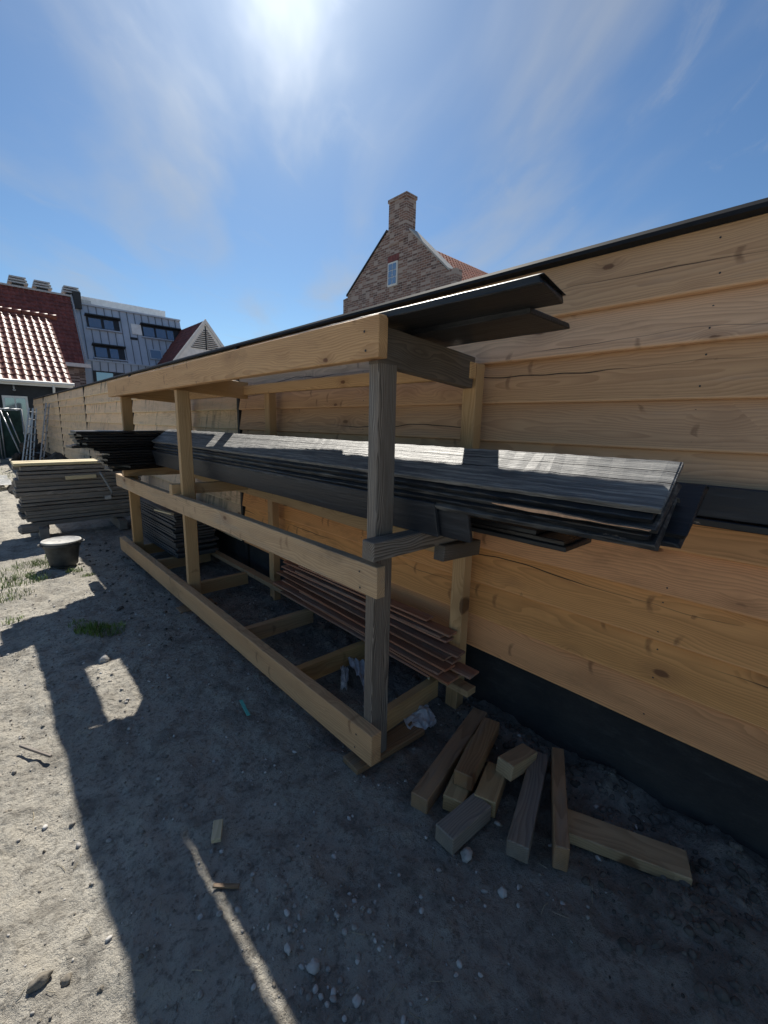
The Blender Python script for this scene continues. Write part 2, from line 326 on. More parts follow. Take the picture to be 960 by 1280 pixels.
def brick_mat(name, c1, c2, mortar, axis='x', scale=1.):
    """axis: horizontal object axis of the wall"""
    m, t, p = newmat(name)
    v = N(t, 'ShaderNodeTexCoord').outputs['Object']; s = N(t, 'ShaderNodeSeparateXYZ'); t.links.new(v, s.inputs[0])
    cb = N(t, 'ShaderNodeCombineXYZ')
    t.links.new(mth(t, 'ADD', s.outputs[0], s.outputs[1]), cb.inputs[0]); t.links.new(s.outputs[2], cb.inputs[1])
    b = N(t, 'ShaderNodeTexBrick'); t.links.new(cb.outputs[0], b.inputs[0])
    b.inputs['Scale'].default_value = 1/scale; b.inputs['Brick Width'].default_value = .30; b.inputs['Row Height'].default_value = .105
    b.inputs['Mortar Size'].default_value = .012; b.inputs['Bias'].default_value = -.1
    b.inputs['Color1'].default_value = (*c1, 1); b.inputs['Color2'].default_value = (*c2, 1); b.inputs['Mortar'].default_value = (*mortar, 1)
    # per-brick scatter of pale and dark bricks
    fl = N(t, 'ShaderNodeVectorMath', operation='FLOOR'); t.links.new(vmap(t, cb.outputs[0], (3.33/scale, 9.52/scale, 1)), fl.inputs[0])
    wn = N(t, 'ShaderNodeTexWhiteNoise'); t.links.new(fl.outputs[0], wn.inputs[0])
    notm = mth(t, 'SUBTRACT', 1., b.outputs['Fac'])
    col = mix(t, mth(t, 'MULTIPLY', mth(t, 'MULTIPLY', ramp(t, wn.outputs[0], .62, .9), .8), notm), b.outputs[0], (.44, .36, .31))
    col = mix(t, mth(t, 'MULTIPLY', mth(t, 'MULTIPLY', ramp(t, wn.outputs[0], .3, .05), .7), notm), col, (.085, .05, .045))
    n = nz(t, v, 1.2, 5, .6)
    col = mix(t, mth(t, 'MULTIPLY', ramp(t, n, .45, .7), .3), col, (.30, .25, .22))
    setcol(t, p, col); p.inputs['Roughness'].default_value = .85
    bump(t, p, b.outputs['Fac'], -.5, .01)
    return m
MAT['brick'] = brick_mat('mixed_brown_brick', (.25, .135, .10), (.15, .085, .07), (.36, .32, .28))
MAT['brick_y'] = brick_mat('far_brown_brick', (.17, .11, .085), (.11, .075, .06), (.2, .18, .16))

# ------------------------------------------------------------------ helpers
def meta(o, label, cat, group=None, kind=None):
    if label: o['label'] = label
    if cat: o['category'] = cat
    if group: o['group'] = group
    if kind: o['kind'] = kind
    return o
def part(o, label): o['label'] = label; return o
def empty(name, loc, label, cat, group=None):
    o = bpy.data.objects.new(name, None); COL.objects.link(o); o.location = loc; o.empty_display_size = .1
    return meta(o, label, cat, group)
def link(name, bm, mat, parent=None, smooth=False, loc=None, gp=False):
    me = bpy.data.meshes.new(name); 
    if smooth:
        for f in bm.faces: f.smooth = True
    bm.to_mesh(me); bm.free()
    for m in (mat if isinstance(mat, (list, tuple)) else [mat]): me.materials.append(m)
    o = bpy.data.objects.new(name, me); COL.objects.link(o)
    if parent:
        o.parent = parent
        if loc is None: o.matrix_parent_inverse = Matrix.Translation(-parent.location)
    if loc is not None: o.location = loc
    return o
BID = [0]
def add_board(bm, L, W, T, M=None, jt=.0006, bev=.003, warp=.0, seg=None, skew=0., rag=0., taper=None, cupped=0.):
    """a sawn board: local x along, y across, z thick, centred; gp layer carries its wood coordinates"""
    gl = bm.verts.layers.float_vector.get('gp') or bm.verts.layers.float_vector.new('gp')
    BID[0] += 1; off = 10*BID[0]; ou = random.uniform(0, 30); ow = random.uniform(0, .05)
    seg = seg or max(2, min(60, int(L/.12)))
    sec = [(-W/2+bev, -T/2), (W/2-bev, -T/2), (W/2, -T/2+bev), (W/2, T/2-bev), (W/2-bev, T/2), (-W/2+bev, T/2), (-W/2, T/2-bev), (-W/2, -T/2+bev)]
    rings = []; xs = [-L/2] + [-L/2+bev] + [-L/2 + L*i/seg for i in range(1, seg)] + [L/2-bev, L/2]
    sd_ = random.uniform(0, 99); jit = [random.uniform(-rag, rag) for _ in range(16)]
    for i, x in enumerate(xs):
        end = i in (0, len(xs)-1); k = 1 - 2*bev/max(W, T) if end else 1
        dy = warp*noise.noise((x*.6+sd_, 0, 0)); dz = warp*noise.noise((x*.6+sd_, 7, 0)); tw = warp*.8*noise.noise((x*.5+sd_, 0, 5))/max(W, .05)
        rg = []
        for (y, z) in sec:
            if end:
                y = max(-W/2+bev, min(W/2-bev, y)); z = max(-T/2+bev, min(T/2-bev, z))
            if taper: z = z if z < 0 else z*(1+(taper-1)*(y+W/2)/W)
            yy, zz = y + dy - tw*z, z + dz + tw*y + cupped*((2*y/W)**2)
            if not end and bev > .0015: yy += random.uniform(-1, 1)*jt; zz += random.uniform(-1, 1)*jt
            xx = x + (skew*y) + (jit[len(rg)] if i < 2 else jit[8+len(rg)] if i >= len(xs)-2 else 0)
            co = Vector((xx, yy, zz)); 
            if M is not None: co = M @ co
            vt = bm.verts.new(co); vt[gl] = Vector((x+ou, y+W/2+off, z+T/2+ow)); rg.append(vt)
        rings.append(rg)
    for a, b in zip(rings, rings[1:]):
        for j in range(8):
            bm.faces.new((a[j], a[(j+1) % 8], b[(j+1) % 8], b[j]))
    bm.faces.new(list(reversed(rings[0]))); bm.faces.new(rings[-1])
    return bm
def frame(p, xd, yd):
    x = Vector(xd).normalized(); y = Vector(yd); y = (y - x*y.dot(x)).normalized(); z = x.cross(y)
    return Matrix(((x.x, y.x, z.x, p[0]), (x.y, y.y, z.y, p[1]), (x.z, y.z, z.z, p[2]), (0, 0, 0, 1)))
def board(name, L, W, T, p, xd, yd, mat, parent=None, **k):
    """object whose origin is at the board's centre"""
    bm = bmesh.new(); add_board(bm, L, W, T, None, **k)
    bmesh.ops.recalc_face_normals(bm, faces=bm.faces)
    o = link(name, bm, MAT[mat] if isinstance(mat, str) else mat, None, False)
    M = frame(p, xd, yd)
    if parent:
        o.parent = parent; o.matrix_parent_inverse = Matrix.Translation(-parent.location)
    o.matrix_basis = M
    return o
def bar(name, xr, yr, zr, mat, parent=None, **k):
    """axis aligned timber from ranges; the longest axis is the grain"""
    d = [xr[1]-xr[0], yr[1]-yr[0], zr[1]-zr[0]]; c = ((xr[0]+xr[1])/2, (yr[0]+yr[1])/2, (zr[0]+zr[1])/2)
    ax = d.index(max(d)); E = [(1, 0, 0), (0, 1, 0), (0, 0, 1)]
    oth = [i for i in range(3) if i != ax]; oth.sort(key=lambda i: -d[i])
    return board(name, d[ax], d[oth[0]], d[oth[1]], c, E[ax], E[oth[0]], mat, parent, **k)
def slab2(name, a, b, W, T, mat, parent=None, up=(0, 0, 1), **k):
    """timber between two end centres with its width lying across 'up'"""
    a = Vector(a); b = Vector(b); xd = b-a; yd = Vector(up).cross(xd)
    return board(name, xd.length, W, T, (a+b)/2, xd, yd, mat, parent, **k)
def add_box(bm, x0, x1, y0, y1, z0, z1, M=None):
    vs = [Vector((x, y, z)) for x in (x0, x1) for y in (y0, y1) for z in (z0, z1)]
    if M is not None: vs = [M @ v for v in vs]
    v = [bm.verts.new(c) for c in vs]
    for f in ((0, 1, 3, 2), (4, 6, 7, 5), (0, 4, 5, 1), (2, 3, 7, 6), (0, 2, 6, 4), (1, 5, 7, 3)): bm.faces.new([v[i] for i in f])
def box(name, xr, yr, zr, mat, parent=None, M=None, bev=0.):
    bm = bmesh.new(); add_box(bm, *xr, *yr, *zr, M)
    bmesh.ops.recalc_face_normals(bm, faces=bm.faces)
    if bev: bmesh.ops.bevel(bm, geom=list(bm.edges), offset=bev, segments=2, affect='EDGES')
    return link(name, bm, MAT[mat], parent)
def poly_prism(bm, pts, d):
    """closed polygon extruded by vector d"""
    a = [bm.verts.new(Vector(p)) for p in pts]; b = [bm.verts.new(Vector(p)+Vector(d)) for p in pts]
    bm.faces.new(a); bm.faces.new(list(reversed(b)))
    n = len(a)
    for i in range(n): bm.faces.new((a[i], b[i], b[(i+1) % n], a[(i+1) % n]))
def prism(name, pts, d, mat, parent=None):
    bm = bmesh.new(); poly_prism(bm, pts, d); bmesh.ops.recalc_face_normals(bm, faces=bm.faces)
    return link(name, bm, MAT[mat], parent)
def add_tube(bm, pts, r, n=8, cap=True):
    pts = [Vector(p) for p in pts]; rings = []
    for i, p in enumerate(pts):
        d = (pts[min(i+1, len(pts)-1)] - pts[max(i-1, 0)]).normalized()
        a = d.cross(Vector((0, 0, 1))); a = a.normalized() if a.length > .01 else Vector((1, 0, 0)); b = d.cross(a)
        rr = r[i] if isinstance(r, (list, tuple)) else r
        rings.append([bm.verts.new(p + a*cos(2*pi*j/n)*rr + b*sin(2*pi*j/n)*rr) for j in range(n)])
    for A, B in zip(rings, rings[1:]):
        for j in range(n): bm.faces.new((A[j], A[(j+1) % n], B[(j+1) % n], B[j]))
    if cap: bm.faces.new(list(reversed(rings[0]))); bm.faces.new(rings[-1])

# ------------------------------------------------------------------ ground
def gz(x, y):
    """ground height"""
    n1_ = noise.fractal((x*.55, y*.55, 3.1), 1.0, 2.0, 3)
    n2_ = noise.fractal((x*3.1, y*3.1, 8.2), 1.0, 2.0, 4)
    n3_ = noise.fractal((x*13, y*13, 1.7), .9, 2.1, 4)
    fx = max(0., min(1., (x-1.25)/.6))
    n4_ = noise.noise((x*7.3+y*1.5, y*5.1, 6.6)); h = .012*n1_ + .018*n2_ + .007*n4_*abs(n4_)*2 + (.0095+.005*fx)*n3_ + .0042*noise.noise((x*33, y*33, 4)) - .012
    # loose spoil ridge along the foot of the fence near the camera
    if y < 1.35:
        h += .055*math.exp(-((x-1.86-.05*sin(y*5))/.13)**2) * max(0, min(1, (1.35-y)/.35))*(.6+.6*n2_)
        h += .05*math.exp(-((x-1.55)**2+(y-.12)**2)/.03)*(.5+.8*abs(n2_))
    h += .02*fx*abs(n3_)*(1 if y < 6 else .3)
    # shallow wheel rut on the open yard
    h -= .012*math.exp(-((x+.05-.1*sin(y*.7))/.10)**2)
    return h
def grid_axis(lo, hi, step, far_lo, far_hi, g=1.35):
    a = []; x = lo; s = step
    while x > far_lo: s *= g; x -= s; a.append(x)
    a.reverse(); n = int(round((hi-lo)/step)); a += [lo+(hi-lo)*i/n for i in range(n+1)]
    x = hi; s = step
    while x < far_hi: s *= g; x += s; a.append(x)
    return a
gx = grid_axis(-.55, 2.15, .0125, -500, 500); gy = grid_axis(.0, 4.3, .0125, -400, 700, 1.02)
# coarsen the far part of y once it is past the yard
gy2 = []; last = -1e9
for y in gy:
    st = .0125 if 0 <= y <= 4.3 else (max(.02, abs(y-4.3)*.025) if y > 4.3 else abs(y)*.3+.05)
    if y - last >= st*.98 or 0 <= y <= 4.3: gy2.append(y); last = y
gy = gy2
bm = bmesh.new(); V = []
for y in gy:
    V.append([bm.verts.new((x, y, gz(x, y) if abs(x) < 12 and -6 < y < 30 else 0)) for x in gx])
for j in range(len(gy)-1):
    for i in range(len(gx)-1): bm.faces.new((V[j][i], V[j][i+1], V[j+1][i+1], V[j+1][i]))
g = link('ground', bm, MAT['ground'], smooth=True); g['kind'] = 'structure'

# ------------------------------------------------------------------ fence
fence = empty('wooden_fence', (1.99, 10, 0), 'long horizontal larch board fence with black capping behind the timber rack', 'fence')
seams = [-3.6, .0-.35, 4.17, 8.05, 11.95, 15.85, 19.3, 22.6]
seams = [-3.75, 4.17, 8.05, 11.95, 15.85, 19.3, 22.6]
edges = [.345, .53, .727, .921, 1.105, 1.295, 1.486, 1.671, 1.867, 2.037, 2.255]
for k in range(len(seams)-1):
    y0, y1 = seams[k]+.03, seams[k+1]-.03
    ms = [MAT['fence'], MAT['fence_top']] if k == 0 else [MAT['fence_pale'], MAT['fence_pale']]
    bm = bmesh.new()
    for i in range(10):
        z0, z1 = edges[i], edges[i+1] + (.018 if i < 9 else 0)
        Wd = z1-z0; nf = len(bm.faces)
        # wedge board leaning: bottom edge proud of the face
        tilt = .036
        M = frame((1.953+random.uniform(-.0015, .0015), (y0+y1)/2+random.uniform(-.004, .004), (z0+z1)/2), (0, 1, 0), (tilt, 0, Wd))
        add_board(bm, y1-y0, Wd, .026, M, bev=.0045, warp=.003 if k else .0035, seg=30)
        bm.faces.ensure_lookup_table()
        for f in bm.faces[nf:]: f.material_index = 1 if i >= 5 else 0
    bmesh.ops.recalc_face_normals(bm, faces=bm.faces)
    ms = ms + [MAT['dark_frame']]
    if k < 2:
        for yy in ([.42, 2.28, 4.06] if k == 0 else [4.28, 6.1, 7.95]):
            for i in range(10):
                for fr_ in (.22, .78):
                    z_ = edges[i] + fr_*(edges[i+1]-edges[i]); xx = 1.953 - .013 + .036*(fr_-.5)
                    c_ = bmesh.ops.create_circle(bm, cap_ends=True, radius=.0036, segments=8)
                    mm = Matrix.Translation((xx-.003, yy+random.uniform(-.012, .012), z_+random.uniform(-.01, .01))) @ Matrix.Rotation(radians(-90), 4, 'Y')
                    bmesh.ops.transform(bm, matrix=mm, verts=c_['verts'])
                    for f in c_['verts'][0].link_faces: f.material_index = 2
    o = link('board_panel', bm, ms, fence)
    part(o, 'fresh orange larch panel nearest the camera' if k == 0 else 'pale weathered larch panel with dark drip stains')
    box('backing', (1.9835, 1.996), (seams[k]+.028, seams[k+1]-.028), (.36, 2.25), 'seam', fence)
    box('gravel_board', (1.985, 2.03), (seams[k]+.002, seams[k+1]-.002), (-.25, .352), 'gravelboard', fence)
    if k: 
        box('fence_post', (1.962, 2.05), (seams[k]-.028, seams[k]+.028), (-.2, 2.262), 'seam', fence)
        box('cover_strip', (1.930, 1.958), (seams[k]-.022, seams[k]+.022), (.35, 2.25), 'seam', fence)
box('fence_post', (1.962, 2.05), (22.57, 22.63), (-.2, 2.262), 'seam', fence)
# rounded black capping profile
bm = bmesh.new()
pr = [(1.915, 2.257), (1.915, 2.272), (1.925, 2.287), (1.95, 2.296), (2.01, 2.296), (2.04, 2.287), (2.05, 2.272), (2.05, 2.257)]
ys = [-3.75 + i*.4 for i in range(66)]
rings = [[bm.verts.new((x, y, z+.004*noise.noise((y*.4, 0, 0)))) for x, z in pr] for y in ys]
for a, b in zip(rings, rings[1:]):
    for j in range(8): bm.faces.new((a[j], a[(j+1) % 8], b[(j+1) % 8], b[j]))
bm.faces.new(rings[0]); bm.faces.new(list(reversed(rings[-1])))
bmesh.ops.recalc_face_normals(bm, faces=bm.faces); link('capping', bm, MAT['black_cap'], fence)

# ------------------------------------------------------------------ timber rack
rack = empty('timber_rack', (1.5, 3.4, 0), 'long open rack of pale beams and posts standing against the board fence', 'rack')
B = lambda n, x, y, z, m, **k: bar(n, x, y, z, m, rack, bev=.003, warp=.004, **k)
# face beams
part(slab2('beam', (1.155, 1.255, 1.876), (1.155, 5.61, 1.868), .152, .048, 'beam', rack, up=(1, 0, 0), bev=.003, warp=.006), 'knotty yellow top beam')
part(slab2('beam', (1.155, 1.235, .925), (1.155, 5.62, .890), .135, .048, 'beam_stained', rack, up=(1, 0, 0), bev=.003, warp=.006), 'stained middle beam with greyish top edge')
part(slab2('beam', (1.150, 1.235, .150), (1.150, 5.65, .148), .150, .060, 'beam', rack, up=(1, 0, 0), bev=.003, warp=.006), 'bottom beam just above the soil')
# posts: front ones 50 x 100, back ones 80 x 60
part(B('post', (1.180, 1.282), (1.305, 1.362), (.03, 1.792), 'greypost'), 'weathered grey nearest front post')
B('post', (1.180, 1.275), (3.60, 3.65), (.0, 1.787), 'post_y'); B('post', (1.180, 1.275), (5.28, 5.33), (.0, 1.787), 'post_y')
for y in (1.306, 3.345, 5.3): B('post', (1.82, 1.885), (y, y+.08), (-.02, 1.86 if y < 2 else 1.84), 'post_y')
# top cross arms
part(slab2('cross_arm', (1.181, 1.335, 1.861), (1.80, 1.335, 1.812), .145, .055, 'darkarm', rack, up=(0, 1, 0), bev=.003, warp=.004), 'dark weathered top arm')
for y in (3.72, 5.42): slab2('cross_arm', (1.181, y, 1.862), (1.81, y, 1.825), .14, .05, 'post_y', rack, up=(0, 1, 0), bev=.003)
# middle cross arms
part(slab2('cross_arm', (1.10, 1.262, 1.062), (1.66, 1.266, 1.062), .080, .072, 'greypost', rack, up=(0, 1, 0), bev=.004, warp=.004), 'short weathered arm on the middle beam')
part(slab2('cross_arm', (1.50, 1.225, .990), (1.795, 1.232, .968), .075, .06, 'darkarm', rack, up=(0, 1, 0), bev=.004, warp=.004), 'weathered arm end under the black boards')
for y in (3.72, 5.25): slab2('cross_arm', (1.125, y, 1.01), (1.80, y, 1.0), .085, .07, 'post_y' if y < 4 else 'beam_stained', rack, up=(0, 1, 0), bev=.003)
# rails along the back posts
part(slab2('rail', (1.79, 1.30, 1.825), (1.79, 5.4, 1.825), .075, .045, 'beam', rack, up=(1, 0, 0), bev=.003, warp=.008), 'upper back rail')
part(slab2('rail', (1.79, 1.36, .925), (1.79, 5.4, .985), .085, .045, 'post_y', rack, up=(1, 0, 0), bev=.003, warp=.006), 'middle back rail')
part(slab2('rail', (1.80, 1.20, .160), (1.80, 5.5, .150), .075, .038, 'post_y', rack, up=(0, 0, 1), bev=.003, warp=.006), 'bottom back rail')
for y in (1.40, 2.03, 2.70, 3.80, 4.7, 5.4):
    slab2('cross_beam', (1.182, y, .095), (1.775, y-.02 if y > 1.5 else y+.03, .10), .11, .05, 'post_y', rack, up=(0, 1, 0), bev=.003)
part(slab2('footing_board', (1.10, 1.36, .012), (1.53, 1.335, .016), .115, .03, 'offcut', rack, up=(0, 0, 1), bev=.003), 'board under the nearest post')
board('footing_board', .3, .12, .03, (1.24, 3.63, .0), (1, 0, 0), (0, 1, 0), 'offcut', rack)

for yy in (1.335, 3.625, 5.305):
    for z_, x_ in ((1.868, 1.1308), (.918, 1.1308), (.15, 1.1198)):
        for q in (-.035, .035):
            bm = bmesh.new(); bmesh.ops.create_circle(bm, cap_ends=True, radius=.0048, segments=10)
            bmesh.ops.transform(bm, matrix=Matrix.Translation((x_-.0035, yy+random.uniform(-.012, .012), z_+q-.003*yy)) @ Matrix.Rotation(radians(-90), 4, 'Y'), verts=bm.verts)
            link('screw_head', bm, MAT['dark_frame'], rack)
# ------------------------------------------------------------------ black boards on top of the rack
def thing(name, a, b, W, T, mat, label, cat, group=None, up=(0, 0, 1), **k):
    o = slab2(name, a, b, W, T, mat, None, up=up, **k); return meta(o, label, cat, group)
G = 'black boards laid along the roof of the rack'
thing('black_board', (1.290, .675, 1.954), (1.285, 4.10, 1.951), .232, .026, 'black', 'upper of the two black boards jutting out over the near end of the rack', 'board', G, skew=-.2, warp=.006, rag=.009, seg=40)
thing('black_board', (1.530, .80, 1.933), (1.530, 2.287, 1.930), .300, .022, 'black', 'lower black board jutting out over the rack beside the fence', 'board', G, warp=.004, rag=.004, seg=30)
thing('black_board', (1.565, 2.29, 1.928), (1.503, 4.10, 1.928), .262, .022, 'black', 'black board behind the lower jutting one on the rack roof', 'board', G, warp=.003, rag=.004, seg=30)
thing('black_board', (1.262, 4.13, 1.957), (1.262, 5.72, 1.950), .175, .02, 'black', 'black board on the far front edge of the rack roof', 'board', G, warp=.005)
thing('black_board', (1.628, 4.04, 1.950), (1.632, 5.70, 1.945), .185, .02, 'black', 'black board on the far back edge of the rack roof', 'board', G, warp=.005)
thing('black_board', (1.44, 4.84, 1.972), (1.46, 5.62, 1.967), .22, .02, 'black', 'short black board filling the far middle of the rack roof', 'board', G, warp=.005)

# ------------------------------------------------------------------ leaning pile of black boards on the middle arms
G = 'black boards piled aslant on the middle arms of the rack'
th = radians(37)
across = Vector((cos(th), 0, sin(th)))          # from the low front edge up to the back edge
nrm = Vector((-sin(th), 0, cos(th)))
top_front = Vector((1.340, 0, 1.347))
def lean(y0, y1, off, slide, W, T, mat, label, dy=0., **k):
    c = top_front + nrm*(-off-T/2) + across*(W/2+slide)
    a = Vector((c.x, y0, c.z)); b = Vector((c.x+dy, y1, c.z))
    o = board('black_board', (b-a).length, W, T, (a+b)/2, (b-a), across, mat, None, warp=.009, seg=120, rag=.007, jt=.0014, **k)
    return meta(o, label, 'board', G)
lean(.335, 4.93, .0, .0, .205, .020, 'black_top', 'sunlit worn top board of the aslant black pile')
lean(.350, 4.86, .0215, -.020, .205, .020, 'black', 'second black board directly under the sunlit worn one')
lean(.338, 4.90, .0430, -.034, .205, .020, 'black_worn', 'third board down in the aslant black pile, with pale scuffs', dy=.004)
lean(.350, 4.80, .0645, -.050, .205, .020, 'black', 'fourth board down in the aslant black pile')
pb = lean(.336, 4.88, .0860, -.062, .205, .022, 'black_worn', 'lowest long board of the aslant pile, split along its edge')
lean(.285, 4.6, .1100, .015, .215, .020, 'black', 'black board poking out furthest at the near end behind the sunlit one', dy=.0)
lean(.300, 4.5, .1315, .0, .19, .020, 'black_face', 'black board at the very back of the aslant pile end')
# peach coloured split in the lowest long board
bm = bmesh.new(); pts = []
for i in range(22):
    s_ = i/21; y = .85 - .50*s_; wd = .0045*sin(pi*min(1, s_*1.4))+.0012
    pts.append((1.335+.006*noise.noise((y*8, 0, 0)), y, 1.292-.006*s_ + .004*noise.noise((y*12, 2, 0)), wd))
vs = []
for x, y, z, wd in pts: vs.append([bm.verts.new((x-.012, y, z-wd)), bm.verts.new((x-.013, y, z+wd)), bm.verts.new((x+.02, y, z+wd)), bm.verts.new((x+.02, y, z-wd))])
for a, b in zip(vs, vs[1:]):
    for j in range(4): bm.faces.new((a[j], a[(j+1) % 4], b[(j+1) % 4], b[j]))
bm.faces.new(vs[0]); bm.faces.new(vs[-1][::-1]); bmesh.ops.recalc_face_normals(bm, faces=bm.faces)
spl = link('torn_splinter', bm, simple('raw_torn_wood', (.55, .33, .20), .7, 0, 40, .2)); spl.parent = pb; spl.matrix_parent_inverse = pb.matrix_basis.inverted(); part(spl, 'peach coloured raw split')
# steep boards under the pile, their faces turned to the yard
G2 = 'black boards set nearly upright under the aslant pile'
def upr(y0, y1, x, z0, z1, mat, label, lean_x=.05, T=.02):
    d = Vector((lean_x, 0, z1-z0)); o = board('black_board', abs(y1-y0), d.length, T, (x+lean_x/2, (y0+y1)/2, (z0+z1)/2), (0, 1, 0), d, mat, None, warp=.006, seg=30)
    return meta(o, label, 'board', G2)
upr(1.13, 4.95, 1.385, 1.103, 1.250, 'black_face', 'long upright blue black board facing the yard below the aslant pile', -.035)
upr(.985, 2.4, 1.410, 1.103, 1.240, 'black_face', 'short upright black board whose end hangs past the weathered arm', -.035)
G3 = 'black boards lying flat beneath the aslant pile'
thing('black_board', (1.665, .80, 1.157), (1.665, 3.9, 1.16), .20, .02, 'black_gloss', 'topmost flat black board under the pile, its end set back', 'board', G3, warp=.004)
thing('black_board', (1.690, .69, 1.135), (1.685, 3.9, 1.138), .23, .02, 'black_gloss', 'middle one of the flat black boards under the pile', 'board', G3, warp=.004)
thing('black_board', (1.680, .675, 1.113), (1.68, 3.9, 1.115), .235, .02, 'black', 'lowest flat black board under the aslant pile', 'board', G3, warp=.004)
# single board on the right against the fence
thing('black_board', (1.885, -1.6, 1.312), (1.885, .62, 1.318), .022, .112, 'black_face', 'single black board on edge against the fence at the right', 'board', warp=.004)
thing('black_board', (1.888, -1.6, 1.238), (1.888, .60, 1.244), .06, .025, 'black', 'thin black strip under the single board against the fence', 'board', warp=.004)

# ------------------------------------------------------------------ far black pile across the far end
G = 'glossy black boards piled crosswise on the far end of the rack'
random.seed(21)
z = 1.062
rows = 15
for i in range(rows):
    s_ = i/(rows-1)
    x0 = 1.03 - .25*min(1, s_*1.35) + random.uniform(-.05, .05); x1 = 1.50 + .24*s_ + random.uniform(-.03, .04)
    if i >= 9: x0 = .70 + random.uniform(-.02, .05)
    T = .021
    if i >= 9: z += random.uniform(-.001, .004)
    for j in range(2):
        yy = 5.03 + j*.205 + random.uniform(-.02, .02)
        lab = ('topmost' if i == rows-1 else 'lowest' if i == 0 else None)
        txt = ('%s %s board of the glossy black crosswise pile at the far end' % (lab, 'front' if j == 0 else 'back')) if lab else 'glossy black board within the crosswise pile at the far end'
        thing('black_board', (x0+j*.03+random.choice((0, 0, .06, -.04)), yy, z), (x1+j*.04, yy+.06+random.uniform(-.03, .05), z+.012+random.uniform(-.002, .002)), .195, T, 'black_gloss', txt, 'board', G, warp=.004, seg=6, bev=.002)
    z += T+.0045
random.seed(33)
# ------------------------------------------------------------------ dark stack inside the far bay
G = 'dark weathered boards stacked inside the far bay of the rack'
z = .182
for i in range(16):
    T = .022
    y0 = 4.50+random.uniform(-.035, .05); y1 = 5.75+random.uniform(-.03, .03)
    for j in range(2):
        lab = 'lowest' if i == 0 else 'topmost' if i == 15 else None
        txt = ('%s %s board of the dark stack in the far bay' % (lab, ('front', 'back')[j])) if lab else 'dark weathered board within the stack in the far bay'
        thing('stacked_board', (1.475+.21*j+random.uniform(-.018, .018), y0+random.uniform(-.02, .03)*j, z+T/2), (1.46+.21*j, y1, z+T/2), .20, T, 'plank_dark' if 'plank_dark' in MAT else MAT.setdefault('plank_dark', wood('dark_stack_boards', (.075, .07, .068), (.03, .028, .027), knots=.2, grey=.6, greycol=(.075, .075, .08), dirt=.3, tintvar=.3)), txt, 'board', G, warp=.004, seg=10, bev=.002)
    z += T+.0075
thing('wood_scrap', (1.28, 4.75, z+.012), (1.35, 4.45, z+.006), .035, .015, 'plank_new', 'pale splinter of wood on the dark stack', 'wood scrap')

# ------------------------------------------------------------------ red brown battens on the lower back rail
G = 'thin red brown boards heaped on the bottom rail by the fence'
random.seed(5)
bt = [  # x near, x far, z, y near, y far, width
 (1.60, 1.66, .192, 1.22, 2.97, .10), (1.70, 1.72, .195, 1.17, 2.90, .09), (1.63, 1.70, .214, 1.12, 2.92, .11), (1.74, 1.74, .214, 1.20, 3.05, .08),
 (1.66, 1.68, .238, 1.20, 3.06, .10), (1.72, 1.73, .262, 1.08, 2.98, .10), (1.66, 1.70, .285, 1.18, 3.12, .10), (1.72, 1.745, .305, 1.22, 2.90, .09),
 (1.68, 1.71, .328, 1.16, 3.10, .09), (1.73, 1.75, .350, 1.25, 3.02, .10), (1.70, 1.73, .375, 1.14, 3.05, .085), (1.745, 1.75, .400, 1.22, 3.16, .08),
 (1.72, 1.74, .425, 1.32, 3.0, .085), (1.75, 1.755, .450, 1.24, 3.08, .08), (1.765, 1.76, .472, 1.38, 3.0, .07)]
for i, (xn, xf, z, yn, yf, W) in enumerate(bt):
    sh = .10*(1-i/14)+.015; xn += sh; xf += sh*.6; W *= .85; yn += .07+.10*(1-i/14)
    z += .012
    names = {0: 'lowest front red brown board of the heap on the bottom rail', len(bt)-1: 'topmost red brown board of the heap on the bottom rail', 5: 'red brown board sticking out furthest past the back post'}
    yn += random.uniform(-.05, .05); yf += random.uniform(-.2, .12); xn += random.uniform(-.012, .012)
    a = Vector((xn, yn, z+random.uniform(-.004, .004))); b = Vector((xf, yf, z+random.uniform(-.012, .012)))
    o = slab2('thin_board', a, b, W, .013, 'redbrown', None, up=(random.uniform(-.12, .02), 0, 1), warp=.008, bev=.0018)
    meta(o, names.get(i, 'thin red brown board within the heap on the bottom rail'), 'board', G)
thing('wood_scrap', (1.735, 1.445, .20), (1.715, 1.43, -.01), .012, .006, 'plank_new', 'thin pale stick leaning on the bottom cross beam near the fence', 'stick', up=(1, 0, 0), bev=.001)

# ------------------------------------------------------------------ big plank stack beyond the rack
G = 'weathered planks in the big stack beyond the rack'
random.seed(12)
z = .16
for i in range(16):
    T = .048
    for j in range(2):
        T = random.choice((.036, .044, .05, .05)) if j == 0 else T; x0 = .36 + random.uniform(-.03, .04) - (.02 if 4 < i < 12 else 0); x1 = 1.72+random.uniform(-.1, .1)
        if i in (0,): x0 += .1
        yy = 7.24 + .21*j + random.uniform(-.015, .015)
        mat = 'plank'; txt = 'grey weathered plank within the big stack beyond the rack'
        if i == 15:
            mat = 'plank_new'; txt = ('front' if j == 0 else 'back') + ' pale plank on top of the big grey stack'; x1 = 1.30
        elif i == 0: txt = 'lowest %s plank of the big grey stack' % ('front' if j == 0 else 'back')
        thing('stacked_plank', (x0, yy, z+T/2), (x1, yy+.02, z+T/2+.004), .20, T, mat, txt, 'plank', G if i not in (15,) else None, warp=.006, seg=12, bev=.004)
    z += T+random.choice((.003, .005, .012))
thing('stacked_plank', (.85, 7.118, .775), (1.20, 7.122, .782), .03, .05, 'plank_new', 'short pale lath wedged in the front of the big grey stack', 'lath')
for x in (.55, 1.45): thing('bearer', (x, 7.0, .075), (x+.02, 7.75, .075), .10, .14, 'plank', ('left' if x < 1 else 'right') + ' timber bearer beneath the big grey stack', 'bearer')
